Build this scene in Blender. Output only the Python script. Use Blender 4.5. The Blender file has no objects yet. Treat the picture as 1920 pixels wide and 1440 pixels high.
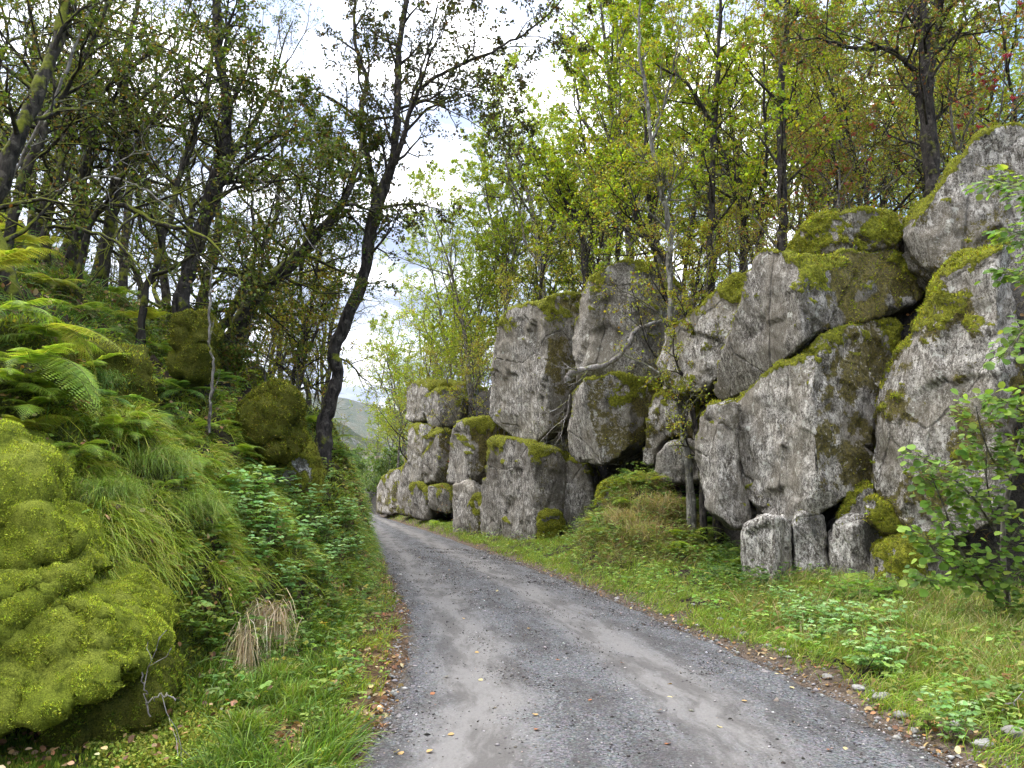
import bpy, bmesh, math
import numpy as np
from mathutils import Vector

# ------------------------------------------------------------------ camera, sky, sun, exposure
SC = bpy.context.scene
COL = SC.collection
F_PX, HORIZON, EYE = 1450.0, 915.0, 1.6
PITCH = math.atan((HORIZON - 720.0) / F_PX)
cam_data = bpy.data.cameras.new('camera')
cam_data.sensor_width = 36.0
cam_data.lens = F_PX / 1920.0 * 36.0
cam_data.clip_start = 0.05
cam_data.clip_end = 6000.0
cam = bpy.data.objects.new('camera', cam_data)
COL.objects.link(cam)
cam.location = (0, 0, EYE)
cam.rotation_euler = (math.pi / 2 + PITCH, 0, 0)
SC.camera = cam
SC.render.resolution_x, SC.render.resolution_y = 1024, 768
SC.view_settings.view_transform = 'Standard'
SC.view_settings.look = 'None'
SC.view_settings.gamma = 1.0
SC.view_settings.exposure = 1.68
SC.cycles.max_bounces = 5
SC.cycles.diffuse_bounces = 3
SC.cycles.transmission_bounces = 3
SC.cycles.glossy_bounces = 1
SC.cycles.use_adaptive_sampling = True
SC.cycles.use_denoising = True
SC.cycles.denoising_prefilter = 'NONE'

SUN_EL, SUN_AZ = math.radians(54), math.radians(-66)      # azimuth measured from +Y towards +X
sun_data = bpy.data.lights.new('sun', 'SUN')
sun_data.energy = 1.1
sun_data.angle = math.radians(45)
sun_data.color = (1.0, 0.95, 0.87)
sun = bpy.data.objects.new('sun', sun_data)
COL.objects.link(sun)
sd = Vector((math.sin(SUN_AZ) * math.cos(SUN_EL), math.cos(SUN_AZ) * math.cos(SUN_EL), math.sin(SUN_EL)))
sun.rotation_euler = sd.to_track_quat('Z', 'Y').to_euler()
sun.location = sd * 40

world = bpy.data.worlds.new('World')
SC.world = world
world.use_nodes = True
wt = world.node_tree
wt.nodes.clear()


class NT:
    """small helper to write node trees"""
    def __init__(self, tree):
        self.t = tree

    def n(self, kind, ins=None, **props):
        nd = self.t.nodes.new(kind)
        for k, v in props.items():
            setattr(nd, k, v)
        for k, v in (ins or {}).items():
            s = nd.inputs[k]
            if isinstance(v, bpy.types.NodeSocket):
                self.t.links.new(v, s)
            elif isinstance(v, (tuple, list)) and len(v) == 3 and s.type == 'RGBA':
                s.default_value = (*v, 1)
            else:
                s.default_value = v
        return nd

    def math(self, op, a, b=0.0, c=0.0, clamp=False):
        return self.n('ShaderNodeMath', {0: a, 1: b, 2: c}, operation=op, use_clamp=clamp).outputs[0]

    def mix(self, f, a, b, blend='MIX'):
        nd = self.t.nodes.new('ShaderNodeMix')
        nd.data_type = 'RGBA'
        nd.blend_type = blend
        for idx, v in ((0, f), (6, a), (7, b)):
            s = nd.inputs[idx]
            if isinstance(v, bpy.types.NodeSocket):
                self.t.links.new(v, s)
            elif isinstance(v, (tuple, list)):
                s.default_value = (*v[:3], 1)
            else:
                s.default_value = v
        return nd.outputs[2]

    def ramp(self, f, stops, interp='LINEAR'):
        nd = self.t.nodes.new('ShaderNodeValToRGB')
        nd.color_ramp.interpolation = interp
        el = nd.color_ramp.elements
        while len(el) < len(stops):
            el.new(0.5)
        for e, (p, c) in zip(el, stops):
            e.position = p
            e.color = (c, c, c, 1) if isinstance(c, (int, float)) else (*c, 1)
        self.t.links.new(f, nd.inputs[0])
        return nd.outputs[0]

    def noise(self, vec, scale, detail=4, rough=0.55, dist=0.0):
        ins = {'Scale': scale, 'Detail': detail, 'Roughness': rough, 'Distortion': dist}
        if vec is not None:
            ins['Vector'] = vec
        return self.n('ShaderNodeTexNoise', ins).outputs[0]


w = NT(wt)
sky = w.n('ShaderNodeTexSky', sky_type='NISHITA', sun_disc=False, sun_elevation=SUN_EL, sun_rotation=SUN_AZ,
          air_density=1.0, dust_density=1.0, ozone_density=1.2)
gen = w.n('ShaderNodeTexCoord').outputs['Generated']
sep = w.n('ShaderNodeSeparateXYZ', {0: gen})
el_ = w.math('MAXIMUM', sep.outputs[2], 0.02)
den = w.math('ADD', el_, 0.25)
cx = w.math('DIVIDE', sep.outputs[0], den)
cy = w.math('DIVIDE', sep.outputs[1], den)
cvec = w.n('ShaderNodeCombineXYZ', {0: cx, 1: cy, 2: w.math('MULTIPLY', el_, 1.5)}).outputs[0]
cn = w.noise(cvec, 1.3, 7, 0.58, 0.3)
shade = w.noise(cvec, 3.6, 6, 0.6, 0.4)
# clear gap of blue sky towards the right (east), cloud elsewhere
blue_bias = w.math('MULTIPLY', w.math('SUBTRACT', cx, 0.55), 2.0, clamp=True)
cov = w.ramp(w.math('SUBTRACT', cn, blue_bias), [(0.30, 0.0), (0.42, 1.0)])
grey = w.ramp(shade, [(0.40, (1.6, 1.9, 2.7)), (0.50, (3.6, 3.9, 4.6)), (0.58, (8.2, 8.2, 8.6))])
# an overcast sky is brighter overhead than near the horizon
up = w.math('ADD', 0.56, w.math('MULTIPLY', w.math('POWER', el_, 1.4), 2.1))
cloud = w.mix(1.0, grey, w.n('ShaderNodeCombineXYZ', {0: up, 1: up, 2: up}).outputs[0], 'MULTIPLY')
skyc = w.mix(cov, sky.outputs[0], cloud)
bg = w.n('ShaderNodeBackground', {'Color': skyc, 'Strength': 0.132})
wo = w.n('ShaderNodeOutputWorld', {'Surface': bg.outputs[0]})

# ------------------------------------------------------------------ pixel <-> place
CP, SP = math.cos(PITCH), math.sin(PITCH)


def P(px, py, D):
    """the point seen at photo pixel (px, py) that lies D metres ahead of the camera"""
    u, v = (px - 960.0) / F_PX, (720.0 - py) / F_PX
    d = np.array([u, CP - v * SP, SP + v * CP])
    return d * (D / d[1]) + np.array([0, 0, EYE])


def G(px, py, z=0.0):
    u, v = (px - 960.0) / F_PX, (720.0 - py) / F_PX
    d = np.array([u, CP - v * SP, SP + v * CP])
    return d * ((z - EYE) / d[2]) + np.array([0, 0, EYE])


def project(p):
    q = np.asarray(p, float) - np.array([0, 0, EYE])
    c = np.stack([q[..., 0], q[..., 1] * CP + q[..., 2] * SP, -q[..., 1] * SP + q[..., 2] * CP], -1)
    return 960 + F_PX * c[..., 0] / c[..., 1], 720 - F_PX * c[..., 2] / c[..., 1]


# ------------------------------------------------------------------ noise in numpy
_r = np.random.RandomState(11)
_PERM = np.concatenate([_r.permutation(256)] * 3)
_GR = _r.normal(size=(256, 3))
_GR /= np.linalg.norm(_GR, axis=1)[:, None]


def pn(p):
    p = np.asarray(p, float)
    i = np.floor(p).astype(np.int64)
    f = p - i
    i &= 255
    u = f * f * f * (f * (f * 6 - 15) + 10)
    out = 0
    for dx in (0, 1):
        wx = u[:, 0] if dx else 1 - u[:, 0]
        for dy in (0, 1):
            wy = u[:, 1] if dy else 1 - u[:, 1]
            for dz in (0, 1):
                wz = u[:, 2] if dz else 1 - u[:, 2]
                h = _PERM[_PERM[_PERM[(i[:, 0] + dx) & 255] + ((i[:, 1] + dy) & 255)] + ((i[:, 2] + dz) & 255)]
                g = _GR[h]
                out = out + wx * wy * wz * (g[:, 0] * (f[:, 0] - dx) + g[:, 1] * (f[:, 1] - dy) + g[:, 2] * (f[:, 2] - dz))
    return out * 1.5


def fbm(p, octv=4, gain=0.5):
    p = np.asarray(p, float)
    a, s, o = 1.0, 0.0, 0
    for k in range(octv):
        o = o + a * pn(p * (2.03 ** k) + 17.3 * k)
        a *= gain
    return o


def sstep(x, a, b):
    t = np.clip((np.asarray(x, float) - a) / (b - a), 0, 1)
    return t * t * (3 - 2 * t)


def unit(v):
    v = np.asarray(v, float)
    return v / np.maximum(np.linalg.norm(v, axis=-1, keepdims=True), 1e-9)


# ------------------------------------------------------------------ objects
def tag(o, label=None, cat=None, group=None, kind=None):
    if label:
        o['label'] = label
    if cat:
        o['category'] = cat
    if group:
        o['group'] = group
    if kind:
        o['kind'] = kind
    return o


def mesh_np(name, V, F, mat=None, tint=None, smooth=False, u=None):
    """V (n,3); F a list of (m,k) index arrays"""
    me = bpy.data.meshes.new(name)
    V = np.asarray(V, np.float32)
    if not isinstance(F, list):
        F = [F]
    F = [np.asarray(f, np.int32) for f in F if len(f)]
    me.vertices.add(len(V))
    me.vertices.foreach_set('co', V.ravel())
    loops = np.concatenate([f.ravel() for f in F])
    sizes = np.concatenate([np.full(len(f), f.shape[1], np.int32) for f in F])
    starts = np.concatenate([[0], np.cumsum(sizes)[:-1]]).astype(np.int32)
    me.loops.add(len(loops))
    me.loops.foreach_set('vertex_index', loops)
    me.polygons.add(len(sizes))
    me.polygons.foreach_set('loop_start', starts)
    me.polygons.foreach_set('loop_total', sizes)
    if smooth:
        me.polygons.foreach_set('use_smooth', np.ones(len(sizes), bool))
    if tint is not None:
        t = np.ones((len(V), 4), np.float32)
        t[:, :tint.shape[1]] = tint
        me.attributes.new('tint', 'FLOAT_COLOR', 'POINT').data.foreach_set('color', t.ravel())
    if u is not None:
        me.attributes.new('across', 'FLOAT', 'POINT').data.foreach_set('value', np.asarray(u, np.float32))
    me.update()
    me.validate()
    if mat:
        me.materials.append(mat)
    return me


def link(name, me, parent=None, label=None, cat=None, group=None, kind=None, loc=None):
    o = bpy.data.objects.new(name, me)
    COL.objects.link(o)
    if parent is not None:
        o.parent = parent
    if loc is not None:
        o.location = loc
    return tag(o, label, cat, group, kind)


def empty(name, loc, label, cat, group=None, rz=0.0, sc=1.0, tilt=(0, 0)):
    o = link(name, None, None, label, cat, group, None, Vector([float(c) for c in loc]))
    o.empty_display_size = 0.2
    o.rotation_euler = (tilt[0], tilt[1], rz)
    o.scale = (sc, sc, sc)
    return o


def dup(root, loc, rz, sc, label, group, tilt=(0, 0)):
    r = root.copy()
    COL.objects.link(r)
    r.location = Vector([float(c) for c in loc])
    r.rotation_euler = (tilt[0], tilt[1], rz)
    r.scale = (sc, sc, sc)
    r['label'] = label
    r['group'] = group
    for ch in list(root.children):
        c = ch.copy()
        COL.objects.link(c)
        c.parent = r
        for g in ch.children:
            d = g.copy()
            COL.objects.link(d)
            d.parent = c
    return r


ORD = ['leftmost', 'second from the left', 'third from the left', 'fourth from the left', 'fifth from the left',
       'sixth from the left', 'seventh from the left', 'eighth from the left', 'ninth from the left',
       'tenth from the left', 'eleventh from the left', 'twelfth from the left', 'thirteenth from the left',
       'fourteenth from the left', 'fifteenth from the left', 'sixteenth from the left', 'seventeenth from the left',
       'eighteenth from the left', 'nineteenth from the left', 'twentieth from the left'] + ['%dth from the left' % k for k in range(21, 60)]


def name_by_place(objs, describe, zones):
    """zones: (test(px, py, y), phrase). Gives each object a phrase and its order in its zone."""
    info = []
    for o in objs:
        px, py = project(np.array(o.location))
        info.append((float(px), float(py), o.location.y, o))
    left = info
    for test, phrase in zones:
        mine = sorted([i for i in left if test(i[0], i[1], i[2])], key=lambda i: i[0])
        left = [i for i in left if not test(i[0], i[1], i[2])]
        for k, i in enumerate(mine):
            order = '' if len(mine) == 1 else ', ' + (ORD[k] if k < len(mine) - 1 or k == 0 else 'rightmost')
            i[3]['label'] = describe(i[3]) + ' ' + phrase + order


# ------------------------------------------------------------------ materials
def new_mat(name):
    m = bpy.data.materials.new(name)
    m.use_nodes = True
    m.node_tree.nodes.clear()
    return m, NT(m.node_tree)


def finish(n, shader):
    n.n('ShaderNodeOutputMaterial', {'Surface': shader})


def leaf_material(name, transl=0.4, rough=0.5, spec=0.25, gain=(1, 1, 1)):
    m, n = new_mat(name)
    t = n.n('ShaderNodeAttribute', attribute_name='tint').outputs['Color']
    pos = n.n('ShaderNodeNewGeometry').outputs['Position']
    v = n.noise(pos, 9.0, 3)
    c = n.mix(0.35, t, n.mix(v, (0.15, 0.15, 0.15), (1.8, 1.8, 1.7)), 'MULTIPLY')
    c = n.mix(1.0, c, gain, 'MULTIPLY')
    b = n.n('ShaderNodeBsdfPrincipled', {'Base Color': c, 'Roughness': rough, 'Specular IOR Level': spec})
    tr = n.n('ShaderNodeBsdfTranslucent', {'Color': n.mix(1.0, c, (1.5, 1.45, 0.7), 'MULTIPLY')})
    finish(n, n.n('ShaderNodeMixShader', {0: transl, 1: b.outputs[0], 2: tr.outputs[0]}).outputs[0])
    return m


M_LEAF = leaf_material('leaf', 0.42)
M_GRASS = leaf_material('grass', 0.30, 0.45, 0.3)
M_MOSS = leaf_material('moss', 0.22, 0.9, 0.05)
M_DRY = leaf_material('dry_leaf', 0.12, 0.6, 0.2)


def bark_material(name, dark, light, moss_amt, scale=6.0):
    m, n = new_mat(name)
    tc = n.n('ShaderNodeTexCoord').outputs['Object']
    st = n.n('ShaderNodeMapping', {'Vector': tc, 'Scale': (1, 1, 0.28)}).outputs[0]
    a = n.noise(st, scale * 3, 5, 0.65)
    b = n.noise(tc, scale * 0.6, 4, 0.6)
    c = n.mix(n.ramp(a, [(0.38, 0.0), (0.62, 1.0)]), dark, light)
    lich = n.ramp(n.noise(tc, scale * 1.6, 4, 0.6), [(0.55, 0.0), (0.63, 1.0)])
    c = n.mix(n.math('MULTIPLY', lich, 0.55), c, tuple(min(0.55, k * 2.4) for k in light))
    nz = n.n('ShaderNodeSeparateXYZ', {0: n.n('ShaderNodeNewGeometry').outputs['Normal']}).outputs[2]
    mm = n.math('ADD', n.math('MULTIPLY', nz, 0.22), b)
    mm = n.ramp(mm, [(0.66 - moss_amt * 0.3, 0.0), (0.76 - moss_amt * 0.3, 1.0)])
    c = n.mix(mm, c, n.mix(n.noise(tc, 30, 2), (0.05, 0.06, 0.006), (0.21, 0.22, 0.025)))
    bump = n.n('ShaderNodeBump', {'Strength': 0.8, 'Distance': 0.03, 'Height': n.math('ADD', a, n.math('MULTIPLY', mm, 0.6))})
    s = n.n('ShaderNodeBsdfPrincipled', {'Base Color': c, 'Roughness': 0.9, 'Specular IOR Level': 0.15, 'Normal': bump.outputs[0]})
    finish(n, s.outputs[0])
    return m


M_BARK_DARK = bark_material('bark_dark', (0.012, 0.010, 0.009), (0.055, 0.047, 0.040), 0.26)
M_BARK_MOSS = bark_material('bark_mossy', (0.012, 0.010, 0.008), (0.055, 0.047, 0.036), 0.50)
M_BARK_GREY = bark_material('bark_grey', (0.045, 0.038, 0.030), (0.20, 0.18, 0.155), 0.25)
M_BARK_PALE = bark_material('bark_pale', (0.06, 0.055, 0.045), (0.21, 0.20, 0.17), 0.22)
M_DEADWOOD = bark_material('dead_wood', (0.10, 0.085, 0.07), (0.33, 0.30, 0.27), 0.12)


def rock_material():
    m, n = new_mat('granite')
    tc = n.n('ShaderNodeTexCoord').outputs['Object']
    att = n.n('ShaderNodeAttribute', attribute_name='tint')
    sepc = n.n('ShaderNodeSeparateColor', {0: att.outputs['Color']})
    moss, brown, wet = sepc.outputs[0], sepc.outputs[1], sepc.outputs[2]
    streak = n.n('ShaderNodeMapping', {'Vector': tc, 'Scale': (1, 1, 0.36)}).outputs[0]
    s1 = n.math('ADD', n.math('MULTIPLY', n.noise(streak, 10.0, 6, 0.7, 0.3), 0.55), n.math('MULTIPLY', n.noise(tc, 2.6, 5, 0.6), 0.45))
    s2 = n.noise(n.n('ShaderNodeMapping', {'Vector': tc, 'Scale': (1, 1, 0.7)}).outputs[0], 38.0, 4, 0.75)
    big = n.noise(tc, 1.1, 4, 0.55)
    grain = n.noise(tc, 75.0, 3, 0.7)
    base = n.ramp(s1, [(0.34, (0.06, 0.054, 0.046)), (0.43, (0.19, 0.175, 0.155)), (0.52, (0.33, 0.315, 0.295)), (0.64, (0.50, 0.485, 0.46))])
    base = n.mix(n.ramp(s2, [(0.41, 0.88), (0.48, 0.0)]), base, (0.035, 0.030, 0.024))
    base = n.mix(n.ramp(s2, [(0.56, 0.0), (0.63, 0.8)]), base, (0.66, 0.645, 0.62))
    s3 = n.noise(n.n('ShaderNodeMapping', {'Vector': tc, 'Scale': (1, 1, 0.36)}).outputs[0], 9.0, 6, 0.75, 0.5)
    base = n.mix(n.ramp(s3, [(0.38, 0.85), (0.46, 0.0)]), base, (0.04, 0.035, 0.028))
    s4 = n.noise(n.n('ShaderNodeMapping', {'Vector': tc, 'Scale': (1, 1, 0.45), 'Location': (3, 5, 1)}).outputs[0], 12.0, 6, 0.8, 0.4)
    base = n.mix(n.ramp(s4, [(0.53, 0.0), (0.57, 0.9)]), base, (0.68, 0.665, 0.63))
    base = n.mix(n.ramp(n.noise(tc, 22.0, 4, 0.8, 0.5), [(0.36, 0.85), (0.43, 0.0)]), base, (0.05, 0.042, 0.032))
    base = n.mix(n.ramp(n.noise(tc, 0.55, 3), [(0.42, 0.0), (0.58, 0.45)]), base, (0.115, 0.105, 0.085))
    base = n.mix(n.ramp(grain, [(0.34, 0.65), (0.46, 0.0)]), base, (0.07, 0.065, 0.06))
    base = n.mix(n.ramp(big, [(0.44, 0.0), (0.62, 0.5)]), base, (0.25, 0.225, 0.18))
    lich = n.ramp(n.noise(tc, 5.5, 6, 0.7, 0.6), [(0.60, 0.0), (0.64, 1.0)])
    base = n.mix(n.math('MULTIPLY', lich, 0.7), base, (0.60, 0.62, 0.58))
    base = n.mix(n.math('MULTIPLY', wet, n.ramp(s1, [(0.35, 1.0), (0.75, 0.45)])), base, (0.030, 0.030, 0.026))  # stains and painted-in shade darken the rock
    # thin joints
    vor = n.n('ShaderNodeTexVoronoi', {'Vector': n.n('ShaderNodeMapping', {'Vector': tc, 'Scale': (0.42, 0.42, 0.33)}).outputs[0],
                                       'Scale': 1.0, 'Randomness': 1.0}, feature='DISTANCE_TO_EDGE').outputs[0]
    vor2 = n.math('ADD', vor, n.math('MULTIPLY', n.math('SUBTRACT', n.noise(tc, 5, 4), 0.5), 0.04))
    crack = n.ramp(vor2, [(0.0, 1.0), (0.010, 0.0)])
    base = n.mix(n.math('MULTIPLY', crack, n.ramp(big, [(0.47, 0.0), (0.57, 0.6)])), base, (0.03, 0.028, 0.025))
    rnd = n.n('ShaderNodeObjectInfo').outputs['Random']
    base = n.mix(1.0, base, n.mix(rnd, (0.84, 0.80, 0.73), (1.18, 1.13, 1.04)), 'MULTIPLY')
    mn = n.noise(tc, 13.0, 6, 0.78)
    mf = n.ramp(n.noise(tc, 20.0, 5, 0.75), [(0.34, 0.0), (0.66, 1.0)])
    bm = n.ramp(n.math('ADD', brown, n.math('MULTIPLY', n.math('SUBTRACT', mn, 0.5), 2.4)), [(0.47, 0.0), (0.56, 1.0)])
    base = n.mix(n.math('MULTIPLY', bm, 0.92), base, n.mix(mf, (0.016, 0.014, 0.005), (0.19, 0.155, 0.035)))
    mm = n.ramp(n.math('ADD', moss, n.math('MULTIPLY', n.math('SUBTRACT', mn, 0.5), 2.2)), [(0.47, 0.0), (0.54, 1.0)])
    mossc = n.mix(n.noise(tc, 3.0, 3), n.mix(mf, (0.05, 0.055, 0.006), (0.32, 0.33, 0.025)), n.mix(mf, (0.10, 0.12, 0.01), (0.50, 0.50, 0.04)))
    base = n.mix(mm, base, mossc)
    h = n.math('ADD', n.math('MULTIPLY', s1, 0.5), n.math('MULTIPLY', s2, 0.45))
    h = n.math('ADD', h, n.math('MULTIPLY', grain, 0.3))
    h = n.math('SUBTRACT', h, n.math('MULTIPLY', crack, 0.7))
    h = n.math('ADD', h, n.math('MULTIPLY', mm, n.math('ADD', 0.5, n.math('MULTIPLY', mf, 1.6))))
    bump = n.n('ShaderNodeBump', {'Strength': 0.9, 'Distance': 0.05, 'Height': h})
    s = n.n('ShaderNodeBsdfPrincipled', {'Base Color': base, 'Roughness': 0.88, 'Specular IOR Level': 0.2, 'Normal': bump.outputs[0]})
    finish(n, s.outputs[0])
    return m


M_ROCK = rock_material()


def moss_rock_material(name, a_, b_, c_):
    m, n = new_mat(name)
    tc = n.n('ShaderNodeTexCoord').outputs['Object']
    f = n.noise(tc, 95.0, 4, 0.8)
    g_ = n.noise(tc, 14.0, 5, 0.7)
    h = n.noise(tc, 3.0, 3)
    c = n.mix(n.ramp(f, [(0.32, 0.0), (0.66, 1.0)]), a_, n.mix(n.ramp(h, [(0.4, 0.0), (0.6, 1.0)]), b_, c_))
    c = n.mix(n.ramp(g_, [(0.36, 0.7), (0.46, 0.0)]), c, a_)
    bump = n.n('ShaderNodeBump', {'Strength': 1.0, 'Distance': 0.03, 'Height': n.math('ADD', n.math('MULTIPLY', f, .7), g_)})
    s = n.n('ShaderNodeBsdfPrincipled', {'Base Color': c, 'Roughness': 0.95, 'Specular IOR Level': 0.05, 'Normal': bump.outputs[0]})
    finish(n, s.outputs[0])
    return m


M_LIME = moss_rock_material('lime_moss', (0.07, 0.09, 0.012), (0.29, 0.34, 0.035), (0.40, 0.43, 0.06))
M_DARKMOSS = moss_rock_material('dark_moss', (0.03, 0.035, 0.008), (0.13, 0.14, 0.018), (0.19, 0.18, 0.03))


def ground_material():
    m, n = new_mat('ground')
    tc = n.n('ShaderNodeTexCoord').outputs['Object']
    t = n.n('ShaderNodeAttribute', attribute_name='tint').outputs['Color']
    a = n.noise(tc, 9, 6, 0.7)
    b = n.noise(tc, 55, 4, 0.7)
    c = n.mix(1.0, t, n.ramp(a, [(0.3, 0.35), (0.5, 1.0), (0.72, 1.7)]), 'MULTIPLY')
    c = n.mix(0.8, c, n.ramp(b, [(0.3, 0.3), (0.5, 1.0), (0.7, 1.8)]), 'MULTIPLY')
    bump = n.n('ShaderNodeBump', {'Strength': 1.0, 'Distance': 0.06, 'Height': n.math('ADD', a, n.math('MULTIPLY', b, 0.5))})
    s = n.n('ShaderNodeBsdfPrincipled', {'Base Color': c, 'Roughness': 0.95, 'Specular IOR Level': 0.1, 'Normal': bump.outputs[0]})
    finish(n, s.outputs[0])
    return m


M_GROUND = ground_material()


def road_material():
    m, n = new_mat('gravel_road')
    tc = n.n('ShaderNodeTexCoord').outputs['Object']
    u = n.n('ShaderNodeAttribute', attribute_name='across').outputs['Fac']
    ys = n.n('ShaderNodeSeparateXYZ', {0: tc}).outputs[1]
    along = n.n('ShaderNodeCombineXYZ', {0: n.math('MULTIPLY', u, 3.0), 1: n.math('MULTIPLY', ys, 0.22), 2: 0.0}).outputs[0]
    warp = n.math('MULTIPLY', n.math('SUBTRACT', n.noise(tc, 0.7, 4, 0.6), 0.5), 0.16)
    uu = n.math('ADD', u, warp)
    # packed wheel tracks
    tr = n.ramp(uu, [(0.05, 0.0), (0.14, 1.0), (0.24, 1.0), (0.36, 0.0), (0.50, 0.0), (0.60, 1.0), (0.70, 0.9), (0.82, 0.0)])
    patch = n.ramp(n.noise(along, 2.2, 5, 0.65), [(0.34, 0.55), (0.50, 1.0)])
    track = n.math('MULTIPLY', tr, patch)
    g1 = n.noise(tc, 55.0, 4, 0.75)
    g2 = n.n('ShaderNodeTexVoronoi', {'Vector': tc, 'Scale': 42.0, 'Randomness': 1.0})
    g3 = n.noise(tc, 130.0, 3, 0.7)
    stone = n.mix(n.ramp(g1, [(0.36, 0.0), (0.64, 1.0)]), (0.018, 0.0155, 0.013), (0.22, 0.195, 0.168))
    stone = n.mix(0.55, stone, g2.outputs['Color'], 'SOFT_LIGHT')
    hsv = n.n('ShaderNodeHueSaturation', {'Saturation': 0.22, 'Color': stone}).outputs[0]
    dust = n.mix(g3, (0.16, 0.147, 0.130), (0.235, 0.218, 0.195))
    c = n.mix(n.math('MULTIPLY', track, 0.9), hsv, dust)
    c = n.mix(n.ramp(n.noise(along, 3.6, 6, 0.7), [(0.42, 0.6), (0.54, 0.0)]), c, (0.060, 0.052, 0.045))
    ed = n.ramp(u, [(0.0, 1.0), (0.05, 0.0), (0.95, 0.0), (1.0, 1.0)])
    c = n.mix(n.math('MULTIPLY', ed, n.ramp(n.noise(tc, 12, 4), [(0.45, 0.0), (0.6, 0.9)])), c, (0.12, 0.075, 0.035))
    h = n.math('MULTIPLY', n.math('ADD', g1, n.math('MULTIPLY', g2.outputs['Distance'], 0.8)), n.math('SUBTRACT', 1.0, n.math('MULTIPLY', track, 0.8)))
    h = n.math('ADD', h, n.math('MULTIPLY', g3, 0.25))
    bump = n.n('ShaderNodeBump', {'Strength': 0.85, 'Distance': 0.02, 'Height': h})
    s = n.n('ShaderNodeBsdfPrincipled', {'Base Color': c, 'Roughness': 0.85, 'Specular IOR Level': 0.25, 'Normal': bump.outputs[0]})
    finish(n, s.outputs[0])
    return m


M_ROAD = road_material()


def stone_material(name):
    m, n = new_mat(name)
    tc = n.n('ShaderNodeTexCoord').outputs['Object']
    t = n.n('ShaderNodeAttribute', attribute_name='tint').outputs['Color']
    a = n.noise(tc, 60, 4, 0.7)
    c = n.mix(0.8, t, n.ramp(a, [(0.3, 0.5), (0.7, 1.5)]), 'MULTIPLY')
    s = n.n('ShaderNodeBsdfPrincipled', {'Base Color': c, 'Roughness': 0.85, 'Specular IOR Level': 0.25})
    finish(n, s.outputs[0])
    return m


M_STONE = stone_material('gravel_stone')


def hill_material(name, cols):
    m, n = new_mat(name)
    tc = n.n('ShaderNodeTexCoord').outputs['Object']
    a = n.noise(tc, 0.035, 8, 0.7)
    b = n.noise(tc, 0.16, 6, 0.7)
    c = n.ramp(a, [(0.36, cols[0]), (0.50, cols[1]), (0.62, cols[2])])
    c = n.mix(n.ramp(b, [(0.46, 0.0), (0.56, 0.8)]), c, cols[3])
    c = n.mix(n.ramp(n.noise(tc, 0.08, 7, 0.75), [(0.56, 0.0), (0.62, 0.85)]), c, cols[4])
    bump = n.n('ShaderNodeBump', {'Strength': 1.0, 'Distance': 3.0, 'Height': b})
    s = n.n('ShaderNodeBsdfPrincipled', {'Base Color': c, 'Roughness': 0.95, 'Specular IOR Level': 0.1, 'Normal': bump.outputs[0]})
    finish(n, s.outputs[0])
    return m


M_HILL = hill_material('hillside', [(0.03, 0.045, 0.014), (0.075, 0.075, 0.03), (0.12, 0.095, 0.05), (0.03, 0.045, 0.014), (0.19, 0.175, 0.16)])
m_berry, nb = new_mat('red_berry')
finish(nb, nb.n('ShaderNodeBsdfPrincipled', {'Base Color': (0.45, 0.02, 0.03), 'Roughness': 0.35}).outputs[0])

# ------------------------------------------------------------------ the road and the ground
L_px = [(655, 1440), (700, 1375), (738, 1300), (762, 1200), (765, 1160), (748, 1110), (722, 1060), (692, 1010), (673, 980), (668, 962)]
R_px = [(1800, 1440), (1560, 1300), (1350, 1210), (1200, 1145), (1050, 1085), (900, 1030), (800, 995), (740, 977), (697, 962)]
Lp = np.array([G(*p)[:2] for p in L_px])
Rp = np.array([G(*p)[:2] for p in R_px])
Lp = np.vstack([[[-0.9, -12], [-0.88, 0]], Lp, [[Lp[-1][0] - 6, Lp[-1][1] + 15]]])
Rp = np.vstack([[[3.0, -12], [2.75, 0]], Rp, [[Rp[-1][0] - 6, Rp[-1][1] + 15]]])


def xl(y):
    return np.interp(y, Lp[:, 1], Lp[:, 0])


def xr(y):
    return np.interp(y, Rp[:, 1], Rp[:, 0])


RL = np.array([[-12, 11.5], [4, 7.3], [8, 6.4], [9.7, 5.7], [11.4, 4.7], [14, 3.9], [16, 3.3], [20, 1.7], [22, 0.9], [24, 0.1], [26, -1.2], [33, -4.2], [42, -7.6], [55, -12.5], [80, -22]])


def rock_line(y):
    return np.interp(y, RL[:, 0], RL[:, 1])


T_ = [-0.3, 0, 0.5, 1.2, 2.2, 3.2, 5, 10, 30, 60, 300]
Z_NEAR = [0.0, 0.05, 0.75, 1.75, 2.75, 3.55, 4.9, 8.3, 20, 30, 60]
Z_FAR = [0.0, 0.08, 1.5, 2.7, 3.5, 4.1, 5.1, 8.0, 18, 26, 50]


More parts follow.
